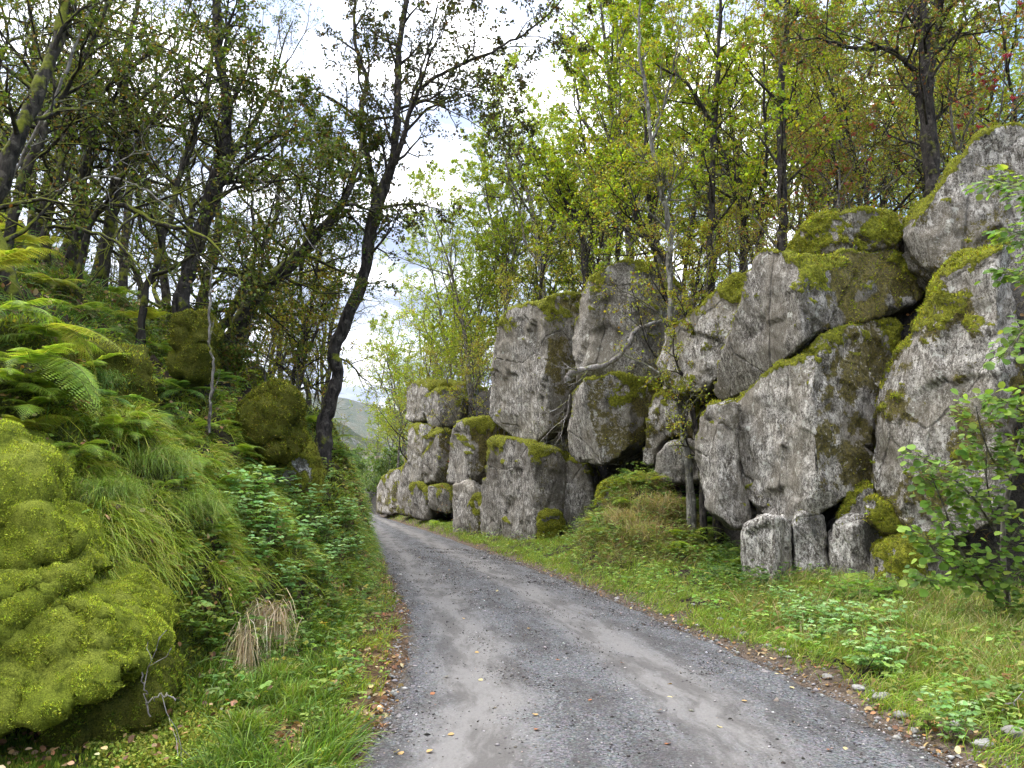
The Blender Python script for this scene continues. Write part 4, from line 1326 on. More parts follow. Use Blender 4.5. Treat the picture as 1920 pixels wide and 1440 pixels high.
hero('dark_tree', 332, [[(1752, 420, 13.5, .16), (1748, 340, 13.5, .14), (1742, 250, 13.5, .14), (1734, 170, 13.5, .14), (1738, 100, 13.5, .13), (1722, 0, 13.5, .12), (1715, -150, 13.5, .07)],
                        [(1738, 130, 13.5, .07), (1758, 60, 13.6, .06), (1765, -40, 13.7, .04)],
                        [(1726, 145, 13.5, .06), (1690, 110, 13.4, .045), (1670, 92, 13.3, .04), (1600, 92, 13.1, .03), (1540, 75, 12.9, .02), (1480, 70, 12.8, .01)]],
     dict(PR_SPARSE, kids=[0, 7, 5, 0], leaves=7, cols=[(.11, .14, .02), (.15, .12, .03), (.2, .09, .04)], probs=[4, 2, 1.5]), M_BARK_DARK, 'thickest dark trunk on the right, beside the great rounded boulder', 'tree', start=.3, kids=18, Lk=1.9)
hero('dark_tree', 333, [[(1466, 500, 14.5, .10), (1468, 420, 14.5, .09), (1466, 300, 14.5, .085), (1465, 180, 14.5, .08), (1470, 70, 14.5, .07), (1480, -40, 14.6, .05)]],
     dict(PR_BIRCH, kids=[0, 6, 5, 0], leaves=10), M_BARK_DARK, 'straight narrow dark trunk rising behind the wide upper slab', 'tree', start=.35, kids=16, Lk=1.7)
hero('dark_tree', 334, [[(1330, 500, 16, .08), (1335, 400, 16, .07), (1338, 250, 16, .065), (1346, 120, 16, .05), (1352, 0, 16, .03)],
                        [(1420, 520, 16.5, .05), (1390, 400, 16.3, .05), (1340, 250, 16.1, .045), (1290, 160, 16, .035), (1230, 120, 16, .02)]],
     dict(PR_BIRCH, kids=[0, 6, 5, 0], leaves=11), M_BARK_DARK, 'dark tree with a second stem crossing behind it, above the pale half-hidden slab', 'tree', start=.3, kids=16, Lk=1.6)
hero('dark_tree', 335, [[(1100, 560, 24, .12), (1095, 480, 24, .10), (1088, 430, 24, .09), (1075, 400, 24, .07), (1040, 350, 24, .05), (1010, 320, 24.2, .03)],
                        [(1098, 500, 24, .07), (1112, 420, 24, .06), (1110, 330, 24, .05), (1090, 240, 24, .04), (1080, 150, 24, .02)]],
     dict(PR_BIRCH, kids=[0, 7, 5, 0], leaves=14, size=.075), M_BARK_DARK, 'dark forked tree standing on the notch between the two tallest boulders', 'tree', start=.3, kids=16, Lk=2.4)
hero('dark_tree', 336, [[(1250, 500, 20, .12), (1225, 460, 20, .10), (1198, 420, 20, .08), (1180, 370, 20, .05), (1150, 300, 20, .03)],
                        [(1225, 460, 20, .05), (1216, 380, 20, .05), (1212, 280, 20, .04), (1205, 160, 20, .02)]],
     dict(PR_BIRCH, kids=[0, 7, 5, 0], leaves=13, size=.07), M_BARK_DARK, 'short bent tree leaning left behind the dome-topped boulder', 'tree', start=.3, kids=14, Lk=2.0)

# the wood behind the rock wall: individuals, copied
rng = np.random.RandomState(5)
GB = 'slim birch and aspen trees of the wood above the rock wall'
GS = 'thin sparse-leaved trees of the wood above the rock wall'
birches, sparses = [], []


def placed(px, D):
    x = (px - 960) / F_PX * D * 1.0
    return np.array([x, D, float(height(np.array([x]), np.array([D]))[0]) - 0.05])


spots = []
for px, D in [(770, 38), (815, 36), (850, 40), (880, 33), (925, 37), (960, 31), (1000, 36), (1035, 30), (1070, 34), (1125, 29), (1150, 33), (1180, 27), (1225, 31), (1262, 26),
              (1160, 23), (1330, 24), (1300, 29), (1375, 27), (1420, 23), (1452, 29), (1500, 25), (1548, 30), (1585, 22), (1640, 27), (1690, 24), (1745, 29), (1800, 22), (1850, 27), (1905, 23), (1960, 26), (2020, 20),
              (705, 60), (725, 55), (748, 50), (765, 46), (790, 42), (820, 44), (740, 66), (850, 34), (900, 36), (870, 48), (945, 33), (1010, 34), (900, 44), (980, 46), (1090, 42), (1200, 40), (1340, 38), (1480, 37), (1620, 36), (1780, 36), (1900, 35)]:
    spots.append((px + rng.uniform(-8, 8), D + rng.uniform(-.8, .8)))
proto = {}
for k, (px, D) in enumerate(spots):
    v = int(rng.randint(4))
    loc = placed(px, D)
    sc = rng.uniform(.85, 1.12)
    if px < 1280:
        sc *= np.interp(px, [760, 860, 980, 1120, 1200], [.74, .92, .98, 1.2, 1.2])
    args = (loc, rng.uniform(0, 6.28), sc)
    if v not in proto:
        o = tree_root('birch_tree', T_BIRCH[v], loc, 'x', 'tree', GB, args[1], sc)
        proto[v] = o
    else:
        o = dup(proto[v], *args, 'x', GB)
    birches.append(o)
proto = {}
for k, (px, D) in enumerate([(790, 35), (905, 30), (990, 27), (1020, 29), (1110, 24), (1135, 25), (1175, 22), (1290, 21), (1350, 19), (1395, 20), (1432, 18), (1500, 19), (1535, 17), (1560, 20), (1600, 16), (1625, 19),
                             (1662, 17), (1700, 18), (1780, 17), (1815, 16), (1850, 19), (1890, 17), (1310, 18), (1440, 21), (1655, 22), (1930, 15)]):
    v = k % 3
    px, D = px + rng.uniform(-6, 6), D + rng.uniform(-.5, .5)
    loc = placed(px, D)
    sc = rng.uniform(.85, 1.15)
    if v not in proto:
        o = tree_root('thin_tree', T_SPARSE[v], loc, 'x', 'tree', GS, rng.uniform(0, 6.28), sc)
        proto[v] = o
    else:
        o = dup(proto[v], loc, rng.uniform(0, 6.28), sc, 'x', GS)
    sparses.append(o)
ZR = [(lambda px, py, y: px < 880, 'above the far stack of blocks'), (lambda px, py, y: px < 1090, 'behind the tallest pale slab'),
      (lambda px, py, y: px < 1290, 'behind the dome-topped boulder'), (lambda px, py, y: px < 1500, 'behind the half-hidden pale slab'),
      (lambda px, py, y: px < 1700, 'behind the perched boulder'), (lambda px, py, y: True, 'behind the great rounded boulder')]
name_by_place(birches, lambda o: 'leafy yellow-green birch', ZR)
name_by_place(sparses, lambda o: 'thin dark brown-leaved tree', ZR)
# rowans with berries
r1 = tree_root('rowan_tree', T_ROWAN, placed(1570, 14.8), 'rowan full of red berries behind the perched flat-bottomed boulder, the left one', 'tree', 'berry-bearing rowans', 0.4, 1.0)
r2 = dup(r1, placed(1650, 15.2), 2.5, .95, 'rowan full of red berries behind the perched boulder, the right one', 'berry-bearing rowans')
r3 = dup(r1, placed(1850, 14.6), 4.0, 1.25, 'tall rowan with red berries against the blue sky above the great rounded boulder', 'berry-bearing rowans')
r4 = dup(r1, placed(880, 30), 1.2, .75, 'small reddish rowan growing on the ledge beside the tallest pale slab', 'berry-bearing rowans')

# wood on the left bank: copies
GLW = 'dark trees of the wood on the left bank'
darks, proto = [], {}
for k, (px, D) in enumerate([(-60, 14), (10, 16), (55, 19), (-20, 22), (110, 15), (150, 20), (100, 25), (200, 17), (235, 23), (180, 29), (285, 15), (300, 19), (275, 27), (350, 17), (335, 23), (395, 20), (430, 16.5), (440, 24), (480, 19), (372, 30),
                             (-120, 18), (20, 30), (-80, 27), (510, 22), (250, 34), (120, 34), (530, 17.5), (455, 30), (560, 24), (590, 21), (500, 26), (610, 27), (545, 30), (410, 26)]):
    v = k % 4
    px, D = px + rng.uniform(-10, 10), D + rng.uniform(-.6, .6)
    loc = placed(px, D)
    sc = rng.uniform(.85, 1.15)
    rz = rng.uniform(-.9, .9)
    if px > 380:
        sc *= .80
    if v not in proto:
        o = tree_root('dark_tree', T_DARK[v], loc, 'x', 'tree', GLW, rz, sc)
        proto[v] = o
    else:
        o = dup(proto[v], loc, rz, sc, 'x', GLW)
    darks.append(o)
name_by_place(darks, lambda o: 'crooked dark-leaved tree', [
    (lambda px, py, y: px < 120, 'at the left edge of the wood'), (lambda px, py, y: px < 320, 'behind the stout forking mossy tree'), (lambda px, py, y: True, 'between the straight dark trunk and the leaning tree')])

# bushes: above the wall, beyond the bend, at the left crest
GBU = 'low autumn bushes growing on and between the rocks'
bushes, proto = [], {}
bush_at = [(P(890, 720, 28.5), 1.0, 2), (P(865, 745, 29.5), .8, 0), (P(915, 700, 27), .9, 0), (P(840, 705, 33), .9, 2), (P(1330, 560, 15.5), .85, 0), (P(1375, 530, 15.4), .9, 2), (P(1300, 640, 15.8), .8, 0), (P(1345, 610, 15.0), .55, 2), (P(1400, 490, 15.5), .8, 0),
           (P(1225, 600, 18.6), .6, 0), (P(1240, 700, 18.0), .6, 2), (P(1310, 740, 16.5), .6, 0), (P(960, 580, 25), .8, 0), (P(1280, 520, 17.5), .9, 2), (P(1450, 470, 14.8), .7, 0), (P(1050, 850, 22.2), .3, 2), (P(775, 710, 35), .7, 1),
           (P(735, 760, 44), 2.2, 1), (P(755, 830, 42), 1.5, 1), (P(715, 700, 52), 2.6, 1), (P(760, 690, 47), 2.4, 1), (P(790, 640, 50), 2.6, 1),
           (P(560, 740, 14.5), .8, 2), (P(585, 700, 15), .9, 0), (P(500, 690, 14), .9, 0), (P(530, 650, 15), 1.0, 2), (P(455, 640, 12.8), .8, 2), (P(640, 830, 19.5), .55, 2), (P(1700, 480, 13), .5, 0), (P(1490, 500, 14.2), .6, 2)]
for k, (loc, sc, v) in enumerate(bush_at):
    if v not in proto:
        o = tree_root('bush', T_BUSH[v], loc, 'x', 'bush', GBU, k * 1.3, sc)
        proto[v] = o
    else:
        o = dup(proto[v], loc, k * 1.3, sc, 'x', GBU)
    bushes.append(o)
name_by_place(bushes, lambda o: 'twiggy little bush', [
    (lambda px, py, y: px < 600, 'on the crest of the left bank'), (lambda px, py, y: px < 700, 'at the foot of the forked tree'), (lambda px, py, y: px < 800 and y > 38, 'by the far bend of the road'),
    (lambda px, py, y: px < 1000, 'on the ledges left of the tallest slab'), (lambda px, py, y: px < 1290, 'around the dome-topped boulder'),
    (lambda px, py, y: px < 1440, 'over the half-hidden pale slab'), (lambda px, py, y: True, 'behind the wide upper slab')])
# round green willows beyond the bend
PR_WIL = dict(PR_BUSH, cols=[(.13, .20, .05), (.09, .15, .035), (.18, .24, .07)], probs=[3, 3, 2], leaves=26, size=.075, kids=[20, 9, 0])
T_WIL = build_tree('willow', 190, PR_WIL, 2.4, .03, (0, 0), M_BARK_GREY)
wz = []
w0 = tree_root('willow_bush', T_WIL, (-9.6, 52, .2), 'x', 'bush', 'round green willow bushes where the road disappears', 0, 2.0)
wz.append(w0)
for loc, sc in [((-12.4, 54, .3), 1.7), ((-13.8, 60, 0), 2.3), ((-11.0, 62, 0), 1.9), ((-16.5, 66, 0), 2.6), ((-8.3, 56, .4), 1.2), ((-14.6, 74, -1), 2.6), ((-19, 58, .5), 2.4), ((-11.8, 70, -1), 2.2)]:
    wz.append(dup(w0, loc, sc * 3, sc, 'x', 'round green willow bushes where the road disappears'))
name_by_place(wz, lambda o: 'round green willow bush', [(lambda px, py, y: True, 'beyond the bend where the road disappears')])

# ------------------------------------------------------------------ undergrowth
def hit(px, py, lo=3.0, hi=60.0):
    """where the line through a photo pixel meets the ground"""
    D = np.arange(lo, hi, 0.02)
    u, v = (px - 960) / F_PX, (720 - py) / F_PX
    d = np.array([u, CP - v * SP, SP + v * CP])
    d = d / d[1]
    z = surf_z(d[0] * D, D)
    i = np.argmax(EYE + d[2] * D < z)
    return np.array([d[0] * D[i], D[i], z[i]])


def blades(Pb, dirs, L, wdt, droop, col, rng):
    """curved grass blades, five triangles each"""
    n = len(Pb)
    L = np.broadcast_to(L, (n,))[:, None]
    wd = np.broadcast_to(wdt, (n,))[:, None]
    dr_ = np.broadcast_to(droop, (n,))[:, None]
    dirs = unit(dirs)
    side = unit(np.cross(dirs, rng.normal(size=(n, 3))))
    rows = []
    for t, ww in ((0, 1.0), (.35, .85), (.7, .55), (1, 0)):
        c = Pb + L * (dirs * t + np.array([0, 0, -1.0]) * dr_ * t * t)
        if t < 1:
            rows += [c - side * wd * ww / 2, c + side * wd * ww / 2]
        else:
            rows.append(c)
    V = np.stack(rows, 1).reshape(-1, 3)
    f = np.array([[0, 1, 3], [0, 3, 2], [2, 3, 5], [2, 5, 4], [4, 5, 6]])
    Fq = (f[None] + (np.arange(n) * 7)[:, None, None]).reshape(-1, 3)
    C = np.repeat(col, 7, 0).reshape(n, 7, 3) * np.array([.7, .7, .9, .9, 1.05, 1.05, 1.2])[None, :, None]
    return V, Fq, np.clip(C, 0, 1).reshape(-1, 3)


def ground_points(n, rng, mask, ylo=2.5, yhi=45.0):
    """area-weighted points on the ground sheet; mask(px, py, x, y) -> weight"""
    def wf(c, nrm, tri):
        px, py = project(c)
        dist = np.maximum(c[:, 1], 1.5)
        ok = (c[:, 1] > ylo) & (c[:, 1] < yhi) & (px > -160) & (px < 2080) & (py < 1560)
        return ok * mask(px, py, c[:, 0], c[:, 1]) / dist ** 1.3
    pt, nr = scatter(GV, GF, n, rng, wf)
    nr = np.where(nr[:, 2:3] < 0, -nr, nr)
    return pt, nr


def box(px, py, x0, x1, y0, y1, soft=30):
    return sstep(px, x0 - soft, x0 + soft) * (1 - sstep(px, x1 - soft, x1 + soft)) * sstep(py, y0 - soft, y0 + soft) * (1 - sstep(py, y1 - soft, y1 + soft))


def off_left(x, y):
    return xl(y) - x


def off_right(x, y):
    return x - xr(y)


rng = np.random.RandomState(77)
# --- moss carpet of the left bank
pt, nr = ground_points(110000, rng, lambda px, py, x, y: (off_left(x, y) > .7) * (off_left(x, y) < 7) * (.25 + sstep(fbm(np.stack([x, y, y * 0], -1) * 1.3, 3), -.3, .3)), 3.4, 24)
sz = .024 + .0016 * pt[:, 1]
d = unit(nr + rng.normal(0, .5, pt.shape) + np.array([0, 0, .3]))
mcol = pick(rng, [(.24, .28, .03), (.16, .20, .025), (.33, .35, .05), (.10, .12, .018)], [4, 4, 2, 2], len(pt)) * (1 + .4 * np.clip(fbm(pt * 2.2, 3), -1, 1))[:, None]
moss_a = stamp(SPRIG, pt, d, rng.normal(size=pt.shape), sz * rng.uniform(.6, 1.5, len(pt)), mcol, 1.6)
# star moss in the lower left corner
pt, nr = ground_points(42000, rng, lambda px, py, x, y: box(px, py, -60, 420, 1290, 1500, 40) + .6 * box(px, py, 300, 460, 1330, 1500, 30), 2.5, 7)
cl = fbm(pt * 6, 2)
sel = cl > -.35
pt, nr, cl = pt[sel], nr[sel], cl[sel]
d = unit(nr * .6 + rng.normal(0, .4, pt.shape) + np.array([0, 0, .7]))
star = stamp(SPRIG, pt, d, rng.normal(size=pt.shape), .04 * rng.uniform(.5, 1.2, len(pt)) * (1 + .6 * cl), pick(rng, [(.10, .17, .02), (.07, .12, .015), (.22, .26, .04)], [4, 3, 1.6], len(pt)), .5)
pt2, nr2 = ground_points(5000, rng, lambda px, py, x, y: box(px, py, 180, 440, 1300, 1440, 30), 2.5, 7)
patch = stamp(LEAFLET, pt2 + nr2 * .03, unit(rng.normal(size=pt2.shape) + nr2), nr2, .022, pick(rng, [(.32, .36, .06), (.24, .27, .05)], [2, 2], len(pt2)), 1.4)
V, Fq, C = join([moss_a, star, patch])
link('moss_carpet', mesh_np('moss_carpet', V, Fq, M_MOSS, C), label='carpet of green moss over the left bank', cat='moss', kind='stuff')

# --- grass of the left bank
parts = []


def bank_grass(n, mask, L, w_, droop, cols, probs, out=.5, ylo=2.8, yhi=26, upf=.35):
    pt, nr = ground_points(n, rng, mask, ylo, yhi)
    cl = fbm(pt * 2.3, 2)
    ok = cl > (-.38 if ylo == 3.5 else -.05)
    pt, nr, cl = pt[ok], nr[ok], cl[ok]
    az = fbm(pt * 1.5 + 30, 2)[:, None] * np.array([[1.0, 0.3, 0]])
    d = nr * out + np.array([.25, -.25, upf]) + rng.normal(0, .40, pt.shape) + az * .6
    Ls = L * rng.uniform(.5, 1.25, len(pt)) * (1 + .4 * cl)
    parts.append(blades(pt, d, Ls, w_ * (1 + .05 * pt[:, 1]), droop, pick(rng, cols, probs, len(pt), .2, .08), rng))


GRN = [(.32, .40, .035), (.22, .31, .028), (.44, .48, .07), (.46, .38, .11)]
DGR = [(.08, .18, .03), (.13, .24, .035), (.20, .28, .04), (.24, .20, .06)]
bank_grass(14000, lambda px, py, x, y: (off_left(x, y) > .9) * box(px, py, 110, 430, 770, 1080, 45), .34, .0045, .75, GRN, [4, 3, 3, 1.3])
bank_grass(6000, lambda px, py, x, y: (off_left(x, y) > .9) * box(px, py, 330, 560, 900, 1120, 40), .38, .0045, .7, GRN, [4, 3, 2, 1])
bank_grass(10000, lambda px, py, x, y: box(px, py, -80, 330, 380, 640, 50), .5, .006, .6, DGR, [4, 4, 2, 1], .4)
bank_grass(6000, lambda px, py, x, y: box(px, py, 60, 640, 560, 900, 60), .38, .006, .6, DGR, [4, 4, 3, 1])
bank_grass(9000, lambda px, py, x, y: box(px, py, 380, 640, 1160, 1500, 50), .32, .007, .45, [(.13, .22, .03), (.20, .28, .05), (.08, .14, .02)], [3, 2, 2], .2, upf=.8)
bank_grass(15000, lambda px, py, x, y: (off_left(x, y) > .12) * (off_left(x, y) < 1.6) * (px > 520) * (.2 + sstep(fbm(np.stack([x, y, y * 0], -1) * 1.8, 3), -.1, .3)), .20, .005, .4, GRN, [4, 3, 3, 1.5], .2, upf=.8)
bank_grass(8000, lambda px, py, x, y: (off_left(x, y) > .1) * (y > 9) * (px > 560) * (off_left(x, y) < 3), .30, .007, .7, DGR, [3, 4, 3, 1], .6)
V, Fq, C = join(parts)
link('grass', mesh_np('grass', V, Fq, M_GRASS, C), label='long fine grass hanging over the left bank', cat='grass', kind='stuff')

# --- grass and herbs of the right verge
parts = []
vm = lambda px, py, x, y: (off_right(x, y) > .06) * (x - rock_line(y) < 1.2)


def dens(x, y, s=1.1, o=0):
    return fbm(np.stack([x, y, y * 0 + o], -1) * s, 3)


bank_grass(66000, lambda px, py, x, y: vm(px, py, x, y) * (.25 + sstep(dens(x, y), -.3, .25)) * sstep(off_right(x, y), .0, .22), .20, .0045, .42, [(.22, .34, .04), (.31, .41, .06), (.15, .24, .03), (.38, .34, .12)], [4, 3, 2, 1.6], .1, 3.5, 45, .8)
bank_grass(17000, lambda px, py, x, y: vm(px, py, x, y) * (px > 1380) * (off_right(x, y) > .8) * (y < 12), .42, .0055, .40, [(.22, .27, .05), (.16, .24, .04), (.34, .29, .12), (.38, .30, .15)], [3, 3, 2, 1.5], .1, 3.5, 12, .9)
bank_grass(12000, lambda px, py, x, y: vm(px, py, x, y) * box(px, py, 1100, 1330, 900, 1050, 30), .5, .006, .55, [(.36, .30, .13), (.26, .24, .08), (.17, .21, .04), (.30, .20, .10)], [3, 3, 2, 1.5], .2, 12, 21, .6)
bank_grass(9000, lambda px, py, x, y: (x - rock_line(y) > 1.6) * (x - rock_line(y) < 7) * (y > 9), .28, .009, .5, [(.26, .20, .06), (.15, .17, .035), (.3, .2, .08)], [3, 3, 2], .1, 9, 36, .7)
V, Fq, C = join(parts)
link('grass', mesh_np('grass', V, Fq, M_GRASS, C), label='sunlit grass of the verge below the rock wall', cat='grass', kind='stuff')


def herbs(n, mask, size, hlo, hhi, cols, probs, tpl=OVAL, ylo=3.0, yhi=30, per=3):
    pt, nr = ground_points(n, rng, mask, ylo, yhi)
    ok = fbm(pt * 2.6 + 11, 3) > -.12
    pt, nr = pt[ok], nr[ok]
    top_ = pt + nr * rng.uniform(hlo, hhi, len(pt))[:, None] + np.array([0, 0, 1]) * rng.uniform(hlo, hhi, len(pt))[:, None] * .6
    out = []
    a0 = rng.uniform(0, 6.28, len(pt))
    c = pick(rng, cols, probs, len(pt), .2, .07)
    s = size * rng.uniform(.6, 1.3, len(pt))
    for k in range(per):
        a = a0 + k * 6.28 / per * (.45 if per == 3 else 1) + rng.normal(0, .2, len(pt))
        d = unit(np.stack([np.cos(a), np.sin(a), rng.uniform(-.5, .25, len(pt))], -1))
        out.append(stamp(tpl, top_, d, unit(np.array([0, 0, 1.0]) + nr * .4 + rng.normal(0, .25, pt.shape)), s, c * rng.uniform(.85, 1.15, (len(pt), 1)), .95))
    return out


H = []
H += herbs(5200, lambda px, py, x, y: (off_left(x, y) > .35) * box(px, py, 330, 720, 880, 1330, 40) * (.3 + sstep(dens(x, y, 1.5, 4), -.2, .3)), .05, .03, .15, [(.19, .30, .07), (.13, .22, .045), (.32, .37, .08), (.36, .30, .06)], [4, 4, 2, .8])
H += herbs(2600, lambda px, py, x, y: (off_left(x, y) > .1) * (off_left(x, y) < 1.3) * (px > 560), .035, .01, .08, [(.16, .25, .04), (.24, .32, .06)], [4, 2])
H += herbs(2600, lambda px, py, x, y: box(px, py, 0, 460, 640, 960, 50), .05, .03, .14, [(.22, .32, .06), (.13, .20, .04), (.34, .34, .08), (.32, .19, .08)], [4, 4, 2, 1])
H += herbs(3200, lambda px, py, x, y: (off_left(x, y) > 1.2) * (y > 7) * (px > 380), .05, .04, .2, [(.12, .20, .045), (.18, .27, .05), (.25, .18, .06)], [4, 3, 1])
V, Fq, C = join(H)
link('ground_cover', mesh_np('ground_cover', V, Fq, M_LEAF, C), label='small leafy herbs and bramble seedlings on the left bank', cat='ground cover', kind='stuff')
H = []
H += herbs(6500, lambda px, py, x, y: vm(px, py, x, y) * (off_right(x, y) > .25) * (.15 + sstep(dens(x, y, 1.2, 9), -.1, .35)), .05, .03, .17, [(.20, .33, .08), (.27, .40, .09), (.14, .23, .05), (.32, .34, .09), (.28, .17, .07)], [4, 3, 3, 2, .8])
H += herbs(2600, lambda px, py, x, y: vm(px, py, x, y) * box(px, py, 1080, 1330, 850, 1060, 40), .06, .1, .3, [(.15, .23, .05), (.22, .26, .06), (.1, .16, .03)], [4, 3, 3])
H += herbs(1800, lambda px, py, x, y: vm(px, py, x, y) * box(px, py, 1330, 1480, 950, 1110, 40), .06, .05, .22, [(.07, .13, .03), (.12, .2, .04)], [4, 3])
V, Fq, C = join(H)
link('ground_cover', mesh_np('ground_cover', V, Fq, M_LEAF, C), label='leafy herbs among the grass of the right verge', cat='ground cover', kind='stuff')

# --- leaf litter
parts = []
LIT = [(.32, .17, .07), (.22, .12, .055), (.40, .27, .13), (.42, .34, .18), (.14, .08, .045)]


def litter_pts(n, mask, size, ylo=2.8, yhi=24, lift=.012):
    pt, nr = ground_points(n, rng, mask, ylo, yhi)
    pt = pt + nr * lift
    N = unit(nr + rng.normal(0, .45, pt.shape))
    parts.append(stamp(OVAL, pt, np.cross(N, rng.normal(size=pt.shape)), N, size * rng.uniform(.6, 1.3, len(pt)), pick(rng, LIT, [4, 3, 3, 1.2, 3], len(pt), .3, .08), .95))


litter_pts(4200, lambda px, py, x, y: (off_left(x, y) > -.05) * (off_left(x, y) < .95) * sstep(dens(x, y, 2.0, 2), -.2, .15), .048)
litter_pts(900, lambda px, py, x, y: (off_right(x, y) > -.05) * (off_right(x, y) < .5), .042)
litter_pts(900, lambda px, py, x, y: (off_left(x, y) > .9) * (off_left(x, y) < 3.5) * (y < 11), .045, lift=.09)
litter_pts(110, lambda px, py, x, y: box(px, py, -10, 150, 1350, 1440, 25), .036, lift=.035)
litter_pts(9000, lambda px, py, x, y: (off_left(x, y) > 4.0), .07, 5, 26)
litter_pts(5000, lambda px, py, x, y: (x - rock_line(y) > 1.8) * (y > 8), .07, 8, 30)
V, Fq, C = join(parts)
link('leaf_litter', mesh_np('leaf_litter', V, Fq, M_DRY, C), label='brown fallen leaves lying along both road edges and in the wood', cat='leaf litter', kind='stuff')

# --- loose gravel
OCT = np.array([[1, 0, 0], [-1, 0, 0], [0, 1, 0], [0, -1, 0], [0, 0, 1], [0, 0, -1]], float)
OCF = np.array([[0, 2, 4], [2, 1, 4], [1, 3, 4], [3, 0, 4], [2, 0, 5], [1, 2, 5], [3, 1, 5], [0, 3, 5]])


def pebbles(x, y, r, col, flat=.55):
    n = len(x)
    z = surf_z(x, y) + r * flat * .3
    c = np.stack([x, y, z], -1)
    a = rng.uniform(0, 6.28, n)
    sc = np.stack([r * rng.uniform(.7, 1.3, n), r * rng.uniform(.6, 1.1, n), r * flat * rng.uniform(.6, 1.2, n)], -1)
    v = OCT[None] * (1 + rng.normal(0, .2, (n, 6, 1))) * sc[:, None] + rng.normal(0, .15, (n, 6, 3)) * r[:, None, None]
    vx = v[..., 0] * np.cos(a)[:, None] - v[..., 1] * np.sin(a)[:, None]
    vy = v[..., 0] * np.sin(a)[:, None] + v[..., 1] * np.cos(a)[:, None]
    v = np.stack([vx, vy, v[..., 2]], -1) + c[:, None]
    return v.reshape(-1, 3), (OCF[None] + (np.arange(n) * 6)[:, None, None]).reshape(-1, 3), np.repeat(col, 6, 0)


n = 75000
yy = 2.6 + 18 * rng.rand(n) ** 1.9
uu_ = rng.rand(n)
keep = rng.rand(n) < np.clip(1.0 - .85 * np.exp(-((uu_ - .19 + .06 * dens(yy, yy * 0)) / .08) ** 2) - .8 * np.exp(-((uu_ - .64 + .05 * dens(yy, yy * 0, .8, 5)) / .09) ** 2), .06, 1) * (.25 + .75 * sstep(dens(uu_ * 3, yy, 1.2, 7), -.3, .3))
yy, uu_ = yy[keep], uu_[keep]
xx = xl(yy) - .1 + (xr(yy) - xl(yy) + .2) * uu_
rr_ = .0042 * np.exp(rng.normal(0, .42, len(xx))) * (1 + .06 * yy)
g = pebbles(xx, yy, rr_, pick(rng, [(.10, .09, .08), (.18, .165, .15), (.33, .31, .285), (.05, .042, .035), (.22, .17, .13)], [4, 4, 1.6, 3, .8], len(xx), .3, .04))
n = 2800
yy = 3.0 + 16 * rng.rand(n) ** 1.5
xx = np.where(rng.rand(n) < .6, xr(yy) + rng.normal(.05, .16, n), xl(yy) - rng.normal(.02, .12, n))
g2 = pebbles(xx, yy, .011 * np.exp(rng.normal(0, .5, n)), pick(rng, [(.24, .225, .205), (.32, .30, .27), (.14, .13, .115)], [4, 1.2, 3], n, .25, .03))
V, Fq, C = join([g, g2])
link('gravel', mesh_np('gravel', V, Fq, M_STONE, C), label='loose gravel scattered over the road', cat='gravel', kind='stuff')

# --- pale stones along the right road edge
SG = 'pale stones along the right edge of the road'


def stone_thing(name, loc, r, col, label, group, seed, flat=.6):
    bm = bmesh.new()
    bmesh.ops.create_icosphere(bm, subdivisions=3, radius=1.0)
    v = np.array([q.co[:] for q in bm.verts])
    v = v * (1 + .32 * fbm(v * 1.2 + seed * 3.1, 3) + .08 * fbm(v * 5 + seed, 2))[:, None] * np.array([r, r * .75, r * flat])
    f = np.array([[q.index for q in fc.verts] for fc in bm.faces])
    bm.free()
    o = link(name, mesh_np(name, v, f, M_STONE, np.tile(np.array(col), (len(v), 1)), True), None, label, 'stone', group, loc=Vector([float(c) for c in loc]))
    o.rotation_euler = (0, 0, seed * 1.7)
    return o


stones = []
for k, (px, py, r) in enumerate([(1610, 1293, .055), (1655, 1312, .07), (1635, 1302, .035), (1690, 1345, .06), (1575, 1230, .035), (1490, 1215, .045), (1470, 1222, .05), (1505, 1205, .03), (1552, 1272, .045), (1900, 1380, .08), (1845, 1400, .06),
                                 (1790, 1362, .04), (1263, 1117, .05), (1375, 1180, .04), (1395, 1192, .05), (1300, 1135, .035), (1350, 1162, .04), (1440, 1212, .035), (1715, 1375, .04), (1525, 1225, .03)]):
    loc = hit(px, py)
    loc[2] += r * .22
    stones.append(stone_thing('stone', loc, r, (.28 - .02 * (k % 5), .265 - .02 * (k % 5), .24 - .02 * (k % 5)), 'x', SG, k + 1, .45 + .05 * (k % 3)))
name_by_place(stones, lambda o: 'pale grey stone', [(lambda px, py, y: px < 1480, 'on the right road edge towards the mound'), (lambda px, py, y: px < 1640, 'on the right road edge beside the leafy herbs'), (lambda px, py, y: True, 'on the right road edge nearest the camera')])

